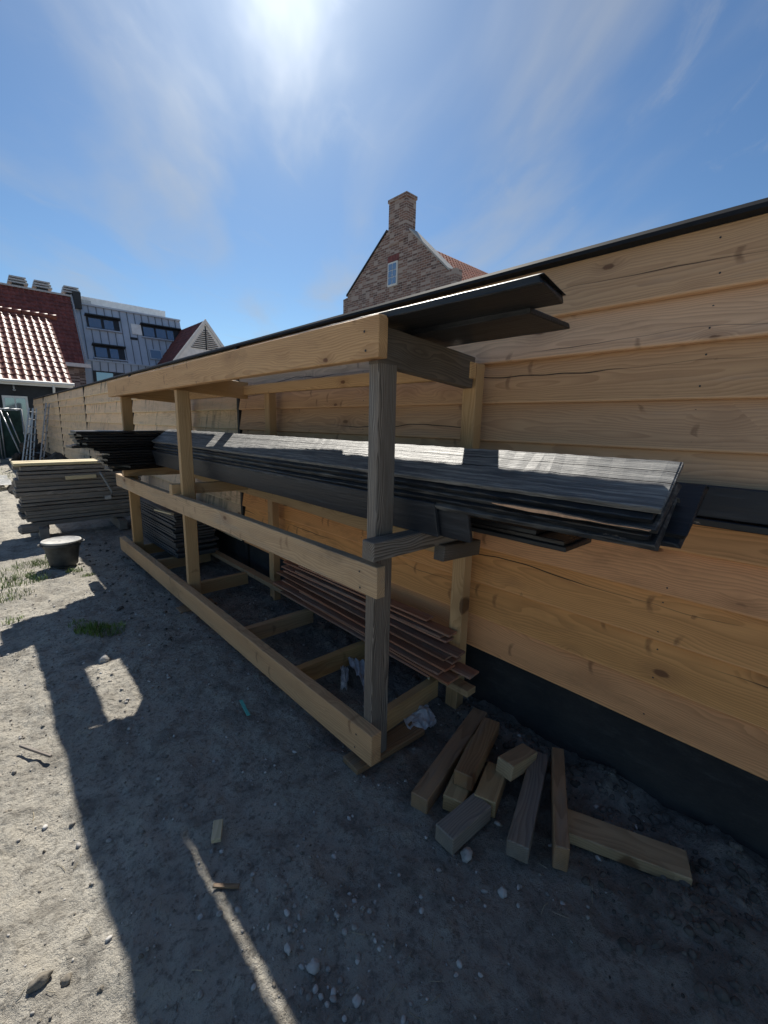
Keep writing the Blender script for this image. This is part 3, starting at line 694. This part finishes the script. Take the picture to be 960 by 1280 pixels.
thing('round_post', (.30, 7.18, .13), (.62, 7.2, .13), .12, .12, 'plank', 'stubby timber end lying at the left foot of the grey stack', 'timber', bev=.03)
bm = bmesh.new(); add_tube(bm, [(1.24, 7.08, .84), (1.27, 7.05, .76), (1.31, 7.03, .66), (1.345, 7.02, .56), (1.34, 7.02, .49)], .014, 8)
st = meta(link('strap', bm, MAT['rubber'], smooth=True), 'grey strap hanging over the front of the plank stack', 'strap')
bm = bmesh.new(); add_box(bm, 1.255, 1.335, 6.995, 7.03, .46, .51); bmesh.ops.bevel(bm, geom=list(bm.edges), offset=.008, segments=2, affect='EDGES')
pc = link('buckle', bm, MAT['cement']); pc.parent = st

# ------------------------------------------------------------------ offcuts
def off(a, b, W, T, mat, label, up=(0, 0, 1), **k):
    o = slab2('timber_offcut', a, b, W, T, mat, None, up=up, bev=.0035, warp=.003, **k); return meta(o, label, 'timber block', 'timber offcuts scattered by the foot of the fence')
off((1.170, .995, .034), (1.82, 1.148, .045), .078, .07, 'offcut', 'longest brown offcut, furthest left by the rack foot')
off((1.265, .895, .034), (1.66, 1.035, .036), .088, .07, 'offcut_light', 'offcut lying beneath a longer one beside the longest')
off((1.335, .900, .107), (1.72, 1.015, .110), .080, .07, 'offcut', 'offcut lying on top of another, beside the longest')
off((1.355, .805, .040), (1.555, .872, .042), .090, .075, 'offcut_light', 'short pale block whose far end props another block')
off((1.515, .818, .112), (1.720, .812, .075), .080, .07, 'offcut_light', 'short pale block tilted up on top of others')
off((1.120, .822, .036), (1.355, .812, .036), .088, .07, 'offcut_grey', 'short grey block nearest the camera, left of the others')
off((1.282, .612, .038), (1.775, .782, .042), .080, .07, 'offcut_grey', 'long grey offcut between the short blocks and the upright one')
off((1.365, .488, .05), (1.830, .728, .052), .052, .10, 'offcut', 'narrow offcut standing on its edge')
off((1.525, .575, .030), (1.690, .172, .030), .120, .045, 'offcut_light', 'flat pale offcut pointing to the right')
# ------------------------------------------------------------------ small things on the ground
thing('wood_chip', (.535, 1.475, .016), (.495, 1.400, .014), .035, .018, 'plank_new', 'small pale wooden block alone on the open soil', 'wood scrap', bev=.002)
thing('wood_splinter', (.425, 1.255, .006), (.490, 1.195, .006), .014, .007, 'offcut', 'flat brown splinter in the shaded soil', 'wood scrap', bev=.001)
thing('stick', (.10, 2.32, .012), (.0, 2.50, .012), .015, .01, 'plank', 'dark stick on the sunny soil at the left edge', 'stick', bev=.003)
thing('teal_strip', (.945, 2.155, .008), (.915, 1.995, .012), .018, .003, 'teal', 'teal plastic strip on the soil in front of the rack', 'plastic strip', bev=.0008)
def sheet(name, pts, amp, mat, label, seed, cat='plastic scrap'):
    """crumpled sheet from a bilinear patch"""
    a, b, c, d = [Vector(p) for p in pts]; bm = bmesh.new(); n = 26; R_ = []
    for i in range(n+1):
        row = []
        for j in range(n+1):
            s_, t_ = i/n, j/n
            p = a*(1-s_)*(1-t_)+b*s_*(1-t_)+c*s_*t_+d*(1-s_)*t_
            q = Vector((s_*2.3+seed, t_*2.3, seed)); dv_ = Vector((noise.noise(q), noise.noise(q+Vector((5, 1, 2))), abs(noise.noise(q*1.7+Vector((9, 9, 9))))*1.6 + .25*noise.noise(q*4)))
            row.append(bm.verts.new(p + dv_*amp))
        R_.append(row)
    for i in range(n):
        for j in range(n):
            if (i in (0, n-1) or j in (0, n-1)) and random.random() < .12: continue
            bm.faces.new((R_[i][j], R_[i+1][j], R_[i+1][j+1], R_[i][j+1]))
    bmesh.ops.solidify(bm, geom=list(bm.faces), thickness=.0012)
    return meta(link(name, bm, MAT[mat], smooth=False), label, cat)
sheet('plastic_scrap', [(1.47, 1.30, .02), (1.60, 1.27, .02), (1.67, 1.36, .03), (1.54, 1.52, .05)], .034, 'plastic', 'crumpled white plastic beside the nearest post foot', 3.3)
sheet('plastic_scrap', [(1.50, 1.73, .03), (1.56, 1.70, .0), (1.66, 1.92, .07), (1.58, 1.99, .10)], .03, 'plastic', 'upright white plastic scrap just left of the grey post', 8.1)
sheet('plastic_scrap', [(1.44, 1.86, .0), (1.47, 1.84, .0), (1.56, 1.95, .05), (1.52, 1.98, .07)], .02, 'plastic', 'small white plastic scrap further left under the rack', 5.7)

ICO = {}
def rock(bm, c, r, sd_, flat=.6, sub=2):
    if sub not in ICO:
        tb = bmesh.new(); bmesh.ops.create_icosphere(tb, subdivisions=sub, radius=1); tb.verts.ensure_lookup_table()
        ICO[sub] = ([v.co.copy() for v in tb.verts], [[v.index for v in f.verts] for f in tb.faces]); tb.free()
    rot = Matrix.Rotation(sd_*3.7, 3, 'Z'); sx, sy = random.uniform(.75, 1.3), random.uniform(.6, 1.05)
    nv_ = []
    for d in ICO[sub][0]:
        k = 1 + .32*noise.noise(d*1.3+Vector((sd_, 0, 0))) + .12*noise.noise(d*3.5+Vector((0, sd_, 0)))
        nv_.append(bm.verts.new(rot @ Vector((d.x*sx*k*r, d.y*sy*k*r, d.z*flat*k*r)) + Vector(c)))
    return [bm.faces.new([nv_[q] for q in f]) for f in ICO[sub][1]]
for i, (x, y, r, lab) in enumerate([(1.175, .755, .028, 'pale rounded stone just below the short grey block'), (1.160, .590, .020, 'pale oval stone in the shaded soil below the offcuts'),
        (.555, .845, .019, 'grey stone among the pebbles at the bottom middle'), (.475, 3.17, .042, 'sunlit stone at the head of the bright patch of soil'),
        (-.035, 1.33, .022, 'brown stone on the sunny soil at the lower left'), (.02, 1.30, .015, 'second brown stone by the larger one at the lower left'), (.52, .93, .016, 'light stone above the grey one at the bottom middle'), (.60, .70, .014, 'small grey stone near the bottom edge')]):
    bm = bmesh.new(); rock(bm, (0, 0, r*.3), r, i*2.3+1, .7, 3)
    o = link('stone', bm, MAT['pebble'] if i not in (4, 5) else MAT['clod'], smooth=True, loc=(x, y, gz(x, y))); meta(o, lab, 'stone', 'single stones on the soil')
random.seed(99)
# pebbles
bm = bmesh.new()
for i in range(4200):
    if i < 420: x, y = random.gauss(.62, .16), random.gauss(.85, .22)
    elif i < 620: x, y = random.gauss(.75, .18), random.gauss(2.0, .5)
    elif i < 800: x, y = random.gauss(.62, .15), random.gauss(2.5, .6)
    else: x, y = random.uniform(-.5, 1.9), random.uniform(.3, 5.5)
    if x > 1.9 or y < .1: continue
    r = .0016 + .0095*random.random()**4.2
    rock(bm, (x, y, gz(x, y)+r*.25), r, random.uniform(0, 60), .65, 1 if r < .007 else 2)
meta(link('pebbles', bm, MAT['pebble'], smooth=True), 'small pale pebbles strewn over the soil', 'pebbles', kind='stuff')
# clods
bm = bmesh.new()
for i in range(2600):
    if i < 330: x, y = random.gauss(1.82, .09), random.uniform(-.15, 1.3)
    elif i < 520: x, y = random.gauss(1.5, .13), random.gauss(.12, .17)
    elif i < 700: x, y = random.uniform(.7, 1.15), random.uniform(3, 6.5)
    else: x, y = random.uniform(-.5, 1.8), random.uniform(.3, 4.5)
    if x > 1.96: continue
    r = .004+.017*random.random()**2.4
    if i >= 700: r = .002 + .006*random.random()**3
    for f in rock(bm, (x, y, gz(x, y)+r*.1), r, random.uniform(0, 60), .75, 2 if r > .006 else 1): f.material_index = 1 if i < 700 else 0
meta(link('soil_clods', bm, [MAT['clod'], MAT['clod_dark']], smooth=False), 'crumbly clods of soil along the fence foot and yard', 'soil', kind='stuff')
# straw and twig litter
bm = bmesh.new()
for i in range(520):
    x, y = random.uniform(-.5, 1.7), random.uniform(.35, 4.5); L = random.uniform(.012, .06); a = random.uniform(0, pi)
    d = Vector((cos(a), sin(a), 0))*L; p = Vector((x, y, gz(x, y)+.003)); m_ = p+d*.5+Vector((random.uniform(-.006, .006), random.uniform(-.006, .006), .003)); q = p+d; q.z = gz(q.x, q.y)+.003
    add_tube(bm, [p, m_, q], random.uniform(.0004, .0012), 4)
meta(link('straw_litter', bm, MAT['straw']), 'bits of straw and twigs on the soil', 'litter', kind='stuff')
# grass
bm = bmesh.new()
def tuft(cx, cy, rad, n, h):
    for i in range(n):
        a = random.uniform(0, 2*pi); rr = rad*sqrt(random.random()); x, y = cx+cos(a)*rr*1.3, cy+sin(a)*rr
        hh = h*random.uniform(.4, 1.1); b = random.uniform(0, 2*pi); ln = random.uniform(.2, .9)*hh; wv = Vector((-sin(b), cos(b), 0))*random.uniform(.0015, .003)*(1+h*3)
        z0 = gz(x, y)-.003; p0 = Vector((x, y, z0)); p1 = Vector((x+cos(b)*ln*.4, y+sin(b)*ln*.4, z0+hh*.65)); p2 = Vector((x+cos(b)*ln, y+sin(b)*ln, z0+hh))
        v = [bm.verts.new(p0-wv), bm.verts.new(p0+wv), bm.verts.new(p1+wv*.7), bm.verts.new(p1-wv*.7), bm.verts.new(p2)]
        bm.faces.new((v[0], v[1], v[2], v[3])); bm.faces.new((v[3], v[2], v[4]))
for c in [(.50, 3.70, .09, 330, .05), (.58, 3.60, .10, 300, .04), (.43, 3.85, .05, 60, .03), (.50, 5.75, .10, 130, .05), (.62, 5.35, .06, 90, .05), (.40, 5.9, .1, 110, .05), (.14, 5.35, .22, 420, .06), (.05, 4.9, .16, 200, .05), (.3, 5.9, .12, 140, .05), (.70, 5.15, .05, 60, .04), (.55, 6.15, .08, 90, .04), (.0, 5.6, .25, 260, .05), (.08, 4.3, .06, 60, .04), (-.1, 4.0, .05, 40, .03)]: tuft(*c)
for i in range(80): tuft(random.uniform(-3.5, .75), random.uniform(13.5, 17.5), .35, 40, .09)
for i in range(40): tuft(random.uniform(-2.5, .3), random.uniform(9., 13), .25, 16, .06)
meta(link('grass_tufts', bm, MAT['grass']), 'sparse grass tufts in the sandy yard', 'grass', kind='stuff')

# ------------------------------------------------------------------ bucket
bk = empty('mortar_bucket', (.575, 5.66, .0), 'dusty black mortar tub with whitened rim on the bare soil', 'bucket')
def lathe(name, prof, mat, parent, seg=48, loc=(0, 0, 0), wob=0):
    bm = bmesh.new(); R_ = []
    for r, z in prof:
        R_.append([bm.verts.new((loc[0]+r*cos(2*pi*j/seg)*(1+wob*sin(4*pi*j/seg)), loc[1]+r*sin(2*pi*j/seg), loc[2]+z)) for j in range(seg)])
    for a, b in zip(R_, R_[1:]):
        for j in range(seg): bm.faces.new((a[j], a[(j+1) % seg], b[(j+1) % seg], b[j]))
    bm.faces.new(R_[0][::-1]); bm.faces.new(R_[-1])
    return link(name, bm, MAT[mat], parent, smooth=True, loc=(0, 0, 0) if parent else None)
lathe('tub', [(.118, .0), (.128, .006), (.134, .05), (.160, .215), (.163, .225), (.163, .205), (.168, .205), (.172, .262), (.166, .262), (.150, .20), (.12, .19)], 'bucket', bk)
lathe('rim', [(.163, .258), (.176, .256), (.180, .264), (.178, .272), (.166, .275), (.160, .268)], 'cement', bk)
bm = bmesh.new(); n = 30
for i in range(n):
    for j in range(n): pass
R_ = []
for k in range(12):
    rr = .163*k/11
    R_.append([bm.verts.new((rr*cos(2*pi*j/36), rr*sin(2*pi*j/36), .252+.022*noise.fractal((rr*cos(2*pi*j/36)*16, rr*sin(2*pi*j/36)*16, 2), 1, 2, 3)+.012*(1-k/11))) for j in range(36)])
for a, b in zip(R_, R_[1:]):
    for j in range(36): bm.faces.new((a[j], a[(j+1) % 36], b[(j+1) % 36], b[j]))
bmesh.ops.remove_doubles(bm, verts=bm.verts, dist=.0005)
link('dried_mortar', bm, MAT['cement'], bk, smooth=True, loc=(0, 0, 0))
for s_ in (-1, 1):
    bm = bmesh.new(); add_tube(bm, [(s_*.165, -.05, .235), (s_*.197, -.035, .24), (s_*.203, 0, .24), (s_*.197, .035, .24), (s_*.165, .05, .235)], .007, 8)
    link('handle', bm, MAT['bucket'], bk, smooth=True, loc=(0, 0, 0))

# ------------------------------------------------------------------ soil heap, slab, site fence, ladders
bm = bmesh.new(); n = 60; R_ = []
for i in range(n+1):
    row = []
    for j in range(n+1):
        x = (i/n*2-1); y = (j/n*2-1); r = sqrt(x*x+y*y)
        h = max(0, 1-r)**.9*.80 ; h += (.06*noise.fractal((x*4, y*4, 3), 1, 2, 5)+.02)*max(0, min(1, (1-r)*4)) - (.05 if r >= 1 else 0)
        row.append(bm.verts.new((x*.95, y*2.0, h)))
    R_.append(row)
for i in range(n):
    for j in range(n): bm.faces.new((R_[i][j], R_[i+1][j], R_[i+1][j+1], R_[i][j+1]))
meta(link('soil_heap', bm, MAT['soil'], loc=(1.36, 12.4, -.01), smooth=False), 'dark soil heap behind the plank stack against the fence', 'soil heap')
o = sheet('sheet_material', [(-1.4, 12.3, .16), (.52, 12.4, .10), (.50, 13.9, .16), (-1.4, 13.9, .22)], .035, 'pale', 'white sheet lying on the yard before the green netting', 2.2, 'sheet')

hf = empty('site_fence', (-1.5, 20.2, 0), 'temporary steel mesh fence covered with dark green netting by the barn', 'site fence')
bm = bmesh.new(); n = 60; R_ = []
for i in range(n+1):
    x = -5 + 6.35*i/n
    R_.append([bm.verts.new((x, 20.24+.05*noise.noise((x*1.5, j*.5, 0)), .12+1.66*j/8)) for j in range(9)])
for a, b in zip(R_, R_[1:]):
    for j in range(8): bm.faces.new((a[j], b[j], b[j+1], a[j+1]))
link('netting', bm, MAT['net'], hf, smooth=True)
bm = bmesh.new()
for x0, x1 in ((-5.0, -2.2), (-2.1, .70), (.78, 1.38)):
    add_tube(bm, [(x0, 20.18, .1), (x0, 20.18, 1.85)], .021); add_tube(bm, [(x1, 20.18, .1), (x1, 20.18, 1.85)], .021)
    add_tube(bm, [(x0, 20.18, 1.83), (x1, 20.18, 1.83)], .021); add_tube(bm, [(x0, 20.18, .14), (x1, 20.18, .14)], .021)
link('steel_frame', bm, MAT['alu'], hf, smooth=True)
bm = bmesh.new(); add_tube(bm, [(.78, 20.14, 1.9), (1.22, 19.3, .02)], .022); add_tube(bm, [(.98, 20.14, 1.7), (1.22, 19.6, .55)], .018); add_tube(bm, [(.55, 20.1, 1.78), (1.05, 20.0, 1.84)], .03)
link('brace', bm, MAT['alu'], hf, smooth=True)
for x in (-2.15, .74): box('foot_block', (x-.12, x+.12), (19.9, 20.5), (0, .12), 'rubber', hf, bev=.01)

def ladder(x0, xt, y0, yt, wdt, H_, label):
    la = empty('ladder', (x0, y0, 0), label, 'ladder', 'aluminium ladders leaning at the far end of the fence')
    rails = []
    for s_ in (0, 1):
        a = Vector((x0+s_*.12, y0+s_*wdt, .0)); b = Vector((xt+s_*.12, yt+s_*wdt, H_)); rails.append((a, b))
        bm = bmesh.new(); add_tube(bm, [a, b], .024, 4); link('side_rail', bm, MAT['alu'], la)
    for k in range(8):
        t_ = (k+.5)/8; bm = bmesh.new(); add_tube(bm, [rails[0][0].lerp(rails[0][1], t_), rails[1][0].lerp(rails[1][1], t_)], .018, 6); link('rung', bm, MAT['alu'], la)
ladder(1.05, 1.45, 18.0, 18.2, .42, 1.86, 'leftmost aluminium ladder leaning beside the green netting')
ladder(1.20, 1.50, 17.5, 17.7, .42, 1.84, 'middle one of the aluminium ladders at the end of the fence')
ladder(1.35, 1.76, 16.5, 16.9, .40, 2.0, 'rightmost ladder leaning steeply on the fence boards')
bm = bmesh.new(); 
for i in range(40): rock(bm, (random.uniform(1.0, 1.8), random.uniform(18.6, 20), random.uniform(.05, .75)*random.random()), random.uniform(.08, .2), i*1.3, .8, 2)
meta(link('rubble_heap', bm, MAT['soil']), 'dark rubble heap behind the ladders', 'rubble')

# ------------------------------------------------------------------ roofs with real tile relief
def tile_roof(name, o, ud, vd, UL, VL, tw, tl, amp, mat, parent, nu=6, clip=None):
    """o = lower left corner, ud along the eave, vd up the slope"""
    o = Vector(o); ud = Vector(ud).normalized(); vd = Vector(vd).normalized(); nd = ud.cross(vd).normalized()
    if nd.z < 0: nd = -nd
    nu_ = int(UL/tw); nv = int(VL/tl); bm = bmesh.new(); rows_ = []
    for j in range(nv):
        for (t_, lift) in ((0., amp*.55), (1.06, 0.)):
            row = []
            for i in range(nu_*nu+1):
                u_ = i/nu; ph = u_ % 1
                h = amp*(.5+.5*sin(2*pi*ph))**2.4
                P_ = o + ud*min(u_*tw, UL) + vd*((j+t_)*VL/nv) + nd*(h+lift)
                row.append(bm.verts.new(P_))
            rows_.append(row)
    for a, b in zip(rows_[::2], rows_[1::2]):
        c_ = [bm.verts.new(v.co - nd*amp*.6) for v in a]; a2 = [bm.verts.new(v.co) for v in a]
        for i in range(len(a)-1): bm.faces.new((a[i], a[i+1], b[i+1], b[i])); bm.faces.new((c_[i], c_[i+1], a2[i+1], a2[i]))
    obj_ = link(name, bm, MAT[mat], parent, smooth=False)
    for p_ in obj_.data.polygons: p_.use_smooth = True
    return obj_

# barn --------------------------------------------------------------
barn = empty('barn', (0, 27, 0), 'low black barn with glossy brown pantile roof behind the green netting', 'barn')
prism('wall', [(-7, 26.2, 0), (3.62, 26.2, 0), (3.62, 26.2, 3.15), (-7, 26.2, 3.15)], (0, 6, 0), 'barn_wall', barn)
prism('gable_wall', [(3.55, 26.3, 3.1), (3.55, 35.3, 3.1), (3.55, 30.8, 6.65)], (.08, 0, 0), 'barn_wall', barn)
prism('roof_back', [(-7, 30.8, 6.8), (-7, 35.7, 3.1), (-7, 35.7, 3.2), (-7, 30.8, 6.9)], (10.75, 0, 0), 'tile_dark', barn)
tile_roof('roof_tiles', (-7, 25.85, 3.16), (1, 0, 0), (0, 4.95, 3.75), 10.85, 6.21, .30, .42, .055, 'tile_gloss', barn, 8)
prism('roof_deck', [(-7, 25.9, 3.0), (-7, 30.8, 6.75), (-7, 30.8, 6.82), (-7, 25.9, 3.09)], (10.8, 0, 0), 'barn_wall', barn)
bm = bmesh.new(); 
for i in range(30): add_tube(bm, [(-7+i*.37, 30.8, 6.92), (-7+i*.37+.38, 30.8, 6.945)], [.12, .135], 10)
link('ridge_tiles', bm, MAT['tile_gloss'], barn, smooth=True)
bm = bmesh.new(); add_tube(bm, [(-7, 25.78, 3.13), (3.85, 25.78, 3.13)], .075, 10); add_tube(bm, [(3.05, 25.8, 3.1), (3.05, 25.95, 2.75), (3.05, 26.1, 2.6), (3.05, 26.12, .1)], .05, 8)
gt = link('gutter', bm, MAT['white_paint'], barn, smooth=True)
bm = bmesh.new(); add_box(bm, -7, 3.8, 25.86, 25.92, 2.98, 3.12); link('fascia', bm, MAT['white_paint'], barn)
wn_ = box('window', (1.17, 2.06), (26.10, 26.19), (.80, 2.5), 'white_frame', barn)
for (a, b) in ((1.26, 1.58), (1.64, 1.97)):
    p_ = box('pane', (a, b), (26.085, 26.098), (.9, 2.40), 'glass', None); p_.parent = wn_
bm = bmesh.new(); add_tube(bm, [(1.62, 26.1, 3.0), (1.62, 26.0, 2.8)], .03); rock(bm, (1.62, 25.98, 2.75), .07, 2); link('wall_lamp', bm, MAT['grey_metal'], barn, smooth=True)

# red mansard house ---------------------------------------------------
mh = empty('mansard_house', (2, 40, 0), 'tall house with dark red mansard roof and four roof vents', 'house')
prism('wall', [(-8, 38.35, 0), (6.45, 38.35, 0), (6.45, 38.35, 5.25), (-8, 38.35, 5.25)], (0, 9, 0), 'brick_y', mh)
prism('roof_deck', [(-8, 38.2, 5.3), (-8, 41, 10.2), (-8, 46, 10.2), (-8, 46, 5.3)], (14.45, 0, 0), 'brick_y', mh)
tile_roof('roof_tiles', (-8, 38.0, 5.35), (1, 0, 0), (0, 3., 4.95), 14.5, 5.79, .30, .34, .07, 'tile_dark', mh, 6)
prism('fascia', [(-8, 37.85, 5.12), (6.75, 37.85, 5.12), (6.75, 37.85, 5.36), (-8, 37.85, 5.36)], (0, .45, 0), 'white_paint', mh)
prism('verge', [(6.47, 37.95, 5.30), (6.47, 41, 10.30), (6.47, 41, 10.50), (6.47, 37.95, 5.50)], (.10, 0, 0), 'grey_metal', mh)
box('ridge_capping', (-8, 6.5), (40.85, 41.25), (10.30, 10.42), 'grey_metal', mh)
for x in (1.75, 3.55, 4.9, 6.25+.35):
    v_ = box('roof_vent', (x-.32, x+.32), (41.3, 41.9), (10.30, 10.62), 'dark_frame', mh)
    bm = bmesh.new()
    for k in range(3): add_box(bm, x-.55+.05*k, x+.55-.05*k, 41.15, 42.05, 10.64+.17*k, 10.74+.17*k)
    c_ = link('vent_cowl', bm, MAT['grey_metal']); c_.parent = v_
prism('chimney', [(6.62, 40.9, 9.6), (7.1, 40.9, 9.6), (7.1, 40.9, 10.75), (6.62, 40.9, 10.75)], (0, .8, 0), 'dark_frame', mh)
sl = Vector((0, 3, 4.95)).normalized(); sn_ = Vector((0, -4.95, 3)).normalized()
def on_slope(o, sl_, nn, x, v): return Vector(o) + Vector((x, 0, 0)) + sl_*v + nn*.0
Ms = frame((3.35, 39.55, 8.0), (1, 0, 0), sl)
sk = box('skylight', (-.42, .42), (-.45, .45), (.04, .16), 'dark_frame', mh, Ms)
p_ = box('pane', (-.34, .34), (-.37, .37), (.162, .175), 'glass', None, Ms); p_.parent = sk

# zinc building ------------------------------------------------------
zb = empty('zinc_building', (10, 42, 0), 'grey zinc clad apartment building with sloping front and strip windows', 'building')
zs = Vector((0, 1.35, 4.1)).normalized(); zn = Vector((0, -4.1, 1.35)).normalized()
prism('lower_wall', [(6.35, 40.0, 0), (14.2, 40.0, 0), (14.2, 40.0, 5.9), (6.35, 40.0, 5.9)], (0, 8, 0), 'zinc', zb)
prism('sloping_facade', [(6.35, 40.0, 5.9), (6.35, 41.35, 9.98), (6.35, 48, 9.98), (6.35, 48, 5.9)], (7.85, 0, 0), 'zinc', zb)
bm = bmesh.new()
x = 6.5
while x < 14.1:
    add_box(bm, x-.018, x+.018, 0, 4.30, 0, .06, frame((0, 40.0, 5.9), (1, 0, 0), zs) @ Matrix.Identity(4)); x += .52
bmesh.ops.recalc_face_normals(bm, faces=bm.faces); link('standing_seams', bm, MAT['seam_zinc'], zb)
bm = bmesh.new(); x = 6.7
while x < 14.1: add_box(bm, x-.018, x+.018, 39.93, 40.0, 0, 5.86); x += .52
link('wall_seams', bm, MAT['seam_zinc'], zb)
box('ledge', (6.35, 14.2), (39.90, 40.05), (5.84, 5.93), 'zinc', zb)
box('parapet', (6.35, 14.22), (41.2, 41.5), (9.98, 10.10), 'zinc', zb)
def strip_window(x0, x1, z0, z1, panes, side=False):
    v0 = (z0-5.9)/zs.z; v1 = (z1-5.9)/zs.z
    Mz = frame((0, 40.0, 5.9), (1, 0, 0), zs)
    w_ = box('window', (x0, x1), (v0, v1), (.02, .09), 'dark_frame', zb, Mz)
    for a, b in panes:
        q_ = box('pane', (a, b), (v0+.10, v1-.12), (.092, .10), 'glass', None, Mz); q_.parent = w_
    s2 = box('reveal', (x0-.08, x1+.1), (v1, v1+.09), (.0, .35), 'dark_frame', None, Mz); s2.parent = w_
    s3 = box('sill', (x0-.1, x1+.1), (v0-.07, v0), (.0, .22), 'zinc', None, Mz); s3.parent = w_
    if side:
        s4 = box('cheek', (x0-.75, x0-.03), (v0+.15, v1), (.03, .07), 'offwhite', None, Mz); s4.parent = w_
strip_window(7.30, 9.45, 8.25, 9.15, [(7.42, 8.22), (8.42, 9.05)])
strip_window(11.05, 14.0, 8.15, 9.1, [(11.15, 11.95), (12.1, 12.85), (12.95, 13.45)], True)
strip_window(7.45, 9.5, 6.05, 6.98, [(7.55, 8.30), (8.5, 9.05)])
w_ = box('window', (7.2, 9.4), (39.88, 39.95), (4.1, 5.15), 'dark_frame', zb)
q_ = box('pane', (7.4, 8.5), (39.862, 39.878), (4.2, 5.05), 'glass', None); q_.parent = w_
Mz = frame((0, 40.0, 5.9), (1, 0, 0), zs)
s_ = box('skylight', (11.3, 12.25), (.55, 1.40), (.03, .12), 'zinc', zb, Mz); q_ = box('pane', (11.38, 12.17), (.63, 1.32), (.122, .13), 'glass', None, Mz); q_.parent = s_
box('wall_vent', (10.1, 10.6), (2.05, 2.2), (.02, .12), 'dark_frame', zb, Mz)
box('roof_plant', (7.5, 13.6), (43, 46), (9.98, 10.95), 'offwhite', zb); box('roof_plant', (6.8, 8.0), (42.5, 44.5), (9.98, 10.6), 'grey_metal', zb)

# white gable house ---------------------------------------------------
gh = empty('gabled_house', (14, 37, 0), 'house with pointed white gable, louvred top and red tiled roof', 'house')
ax_, az_, ex, ez = 14.26, 9.25, 3.1, 5.0
prism('wall', [(ax_-ex, 36.0, 0), (ax_+ex, 36.0, 0), (ax_+ex, 36.0, ez), (ax_, 36.0, az_-.05), (ax_-ex, 36.0, ez)], (0, 5, 0), 'offwhite', gh)
sdv = Vector((ex, 0, az_-ez)); 
tile_roof('roof_tiles', (ax_-ex-.12, 36.05, ez), (0, 1, 0), (ex+.1, 0, az_-ez), 5.2, sdv.length, .30, .34, .06, 'tile_dark', gh, 5)
tile_roof('roof_tiles', (ax_+ex+.12, 36.05, ez), (0, 1, 0), (-ex-.1, 0, az_-ez), 5.2, sdv.length, .30, .34, .06, 'tile_dark', gh, 5)
for s_ in (-1, 1):
    prism('bargeboard', [(ax_+s_*(ex+.25), 35.85, ez-.25), (ax_+s_*(ex+.25), 35.85, ez+.02), (ax_, 35.85, az_+.12), (ax_, 35.85, az_-.22)], (0, .14, 0), 'white_paint', gh)
bm = bmesh.new()
for k in range(12):
    z = 7.15+.15*k; hw = (az_-.35-z)/(az_-ez)*ex - .12
    if hw > .1: add_box(bm, ax_-hw, ax_+hw, 35.93, 35.98, z, z+.055)
add_box(bm, ax_-.03, ax_+.03, 35.92, 35.985, 7.1, 8.85)
link('louvre_slats', bm, MAT['dark_frame'], gh)

# brick house behind the fence -----------------------------------------
bh = empty('brick_house', (16, 16.6, 0), 'mottled brown brick gable house with chimney rising behind the fence', 'house')
prism('gable_wall', [(16, 20.75, 0), (16, 12.9, 0), (16, 12.9, 8.30), (16, 13.35, 8.30), (16, 15.70, 10.50), (16, 17.30, 10.85), (16, 20.35, 8.55), (16, 20.35, 8.45), (16, 20.75, 8.4)], (.45, 0, 0), 'brick', bh)
# chimney: a tall brick shaft on top of the gable
bm = bmesh.new(); add_box(bm, 15.97, 16.62, 15.98, 17.16, 10.2, 12.05); add_box(bm, 15.93, 16.66, 15.94, 17.20, 12.05, 12.20)
bmesh.ops.recalc_face_normals(bm, faces=bm.faces); ch = link('chimney', bm, MAT['brick'], bh)
# coping on the slopes
for a, b in (((13.30, 8.30), (15.72, 10.52)), ((17.28, 10.87), (20.42, 8.50))):
    prism('coping', [(15.94, a[0], a[1]), (15.94, b[0], b[1]), (15.94, b[0], b[1]+.09), (15.94, a[0], a[1]+.09)], (.56, 0, 0), 'cement' if a[0] < 15 else 'dark_frame', bh)
tile_roof('roof_tiles', (16.46, 12.75, 7.55), (1, 0, 0), (0, 3.7, 2.95), 11, 4.73, .26, .33, .07, 'tile_red', bh, 6)
prism('roof_back', [(16.46, 16.45, 10.35), (16.46, 20.6, 7.6), (16.46, 20.6, 7.4), (16.46, 16.45, 10.25)], (11, 0, 0), 'tile_red', bh)
box('side_wall', (16.46, 27), (13.15, 20.4), (0, 7.6), 'brick', bh)
wn_ = box('window', (15.94, 15.995), (16.45, 17.12), (8.32, 9.40), 'white_frame', bh)
for (a, b) in ((16.52, 16.765), (16.805, 17.05)):
    for z0, z1 in ((8.40, 8.70), (8.73, 9.01), (9.04, 9.32)):
        q_ = box('pane', (15.925, 15.938), (a, b), (z0, z1), 'glass', None); q_.parent = wn_
bm = bmesh.new()
for k in range(7): add_box(bm, 15.97, 15.998, 16.40+k*.112, 16.40+k*.112+.09, 9.42, 9.72)
link('soldier_course', bm, MAT['tile_dark'], bh)

# ------------------------------------------------------------------ render settings
scn.render.engine = 'CYCLES'; scn.cycles.max_bounces = 6; scn.cycles.diffuse_bounces = 4
scn.cycles.use_denoising = True
scn.render.resolution_x = 768; scn.render.resolution_y = 1024
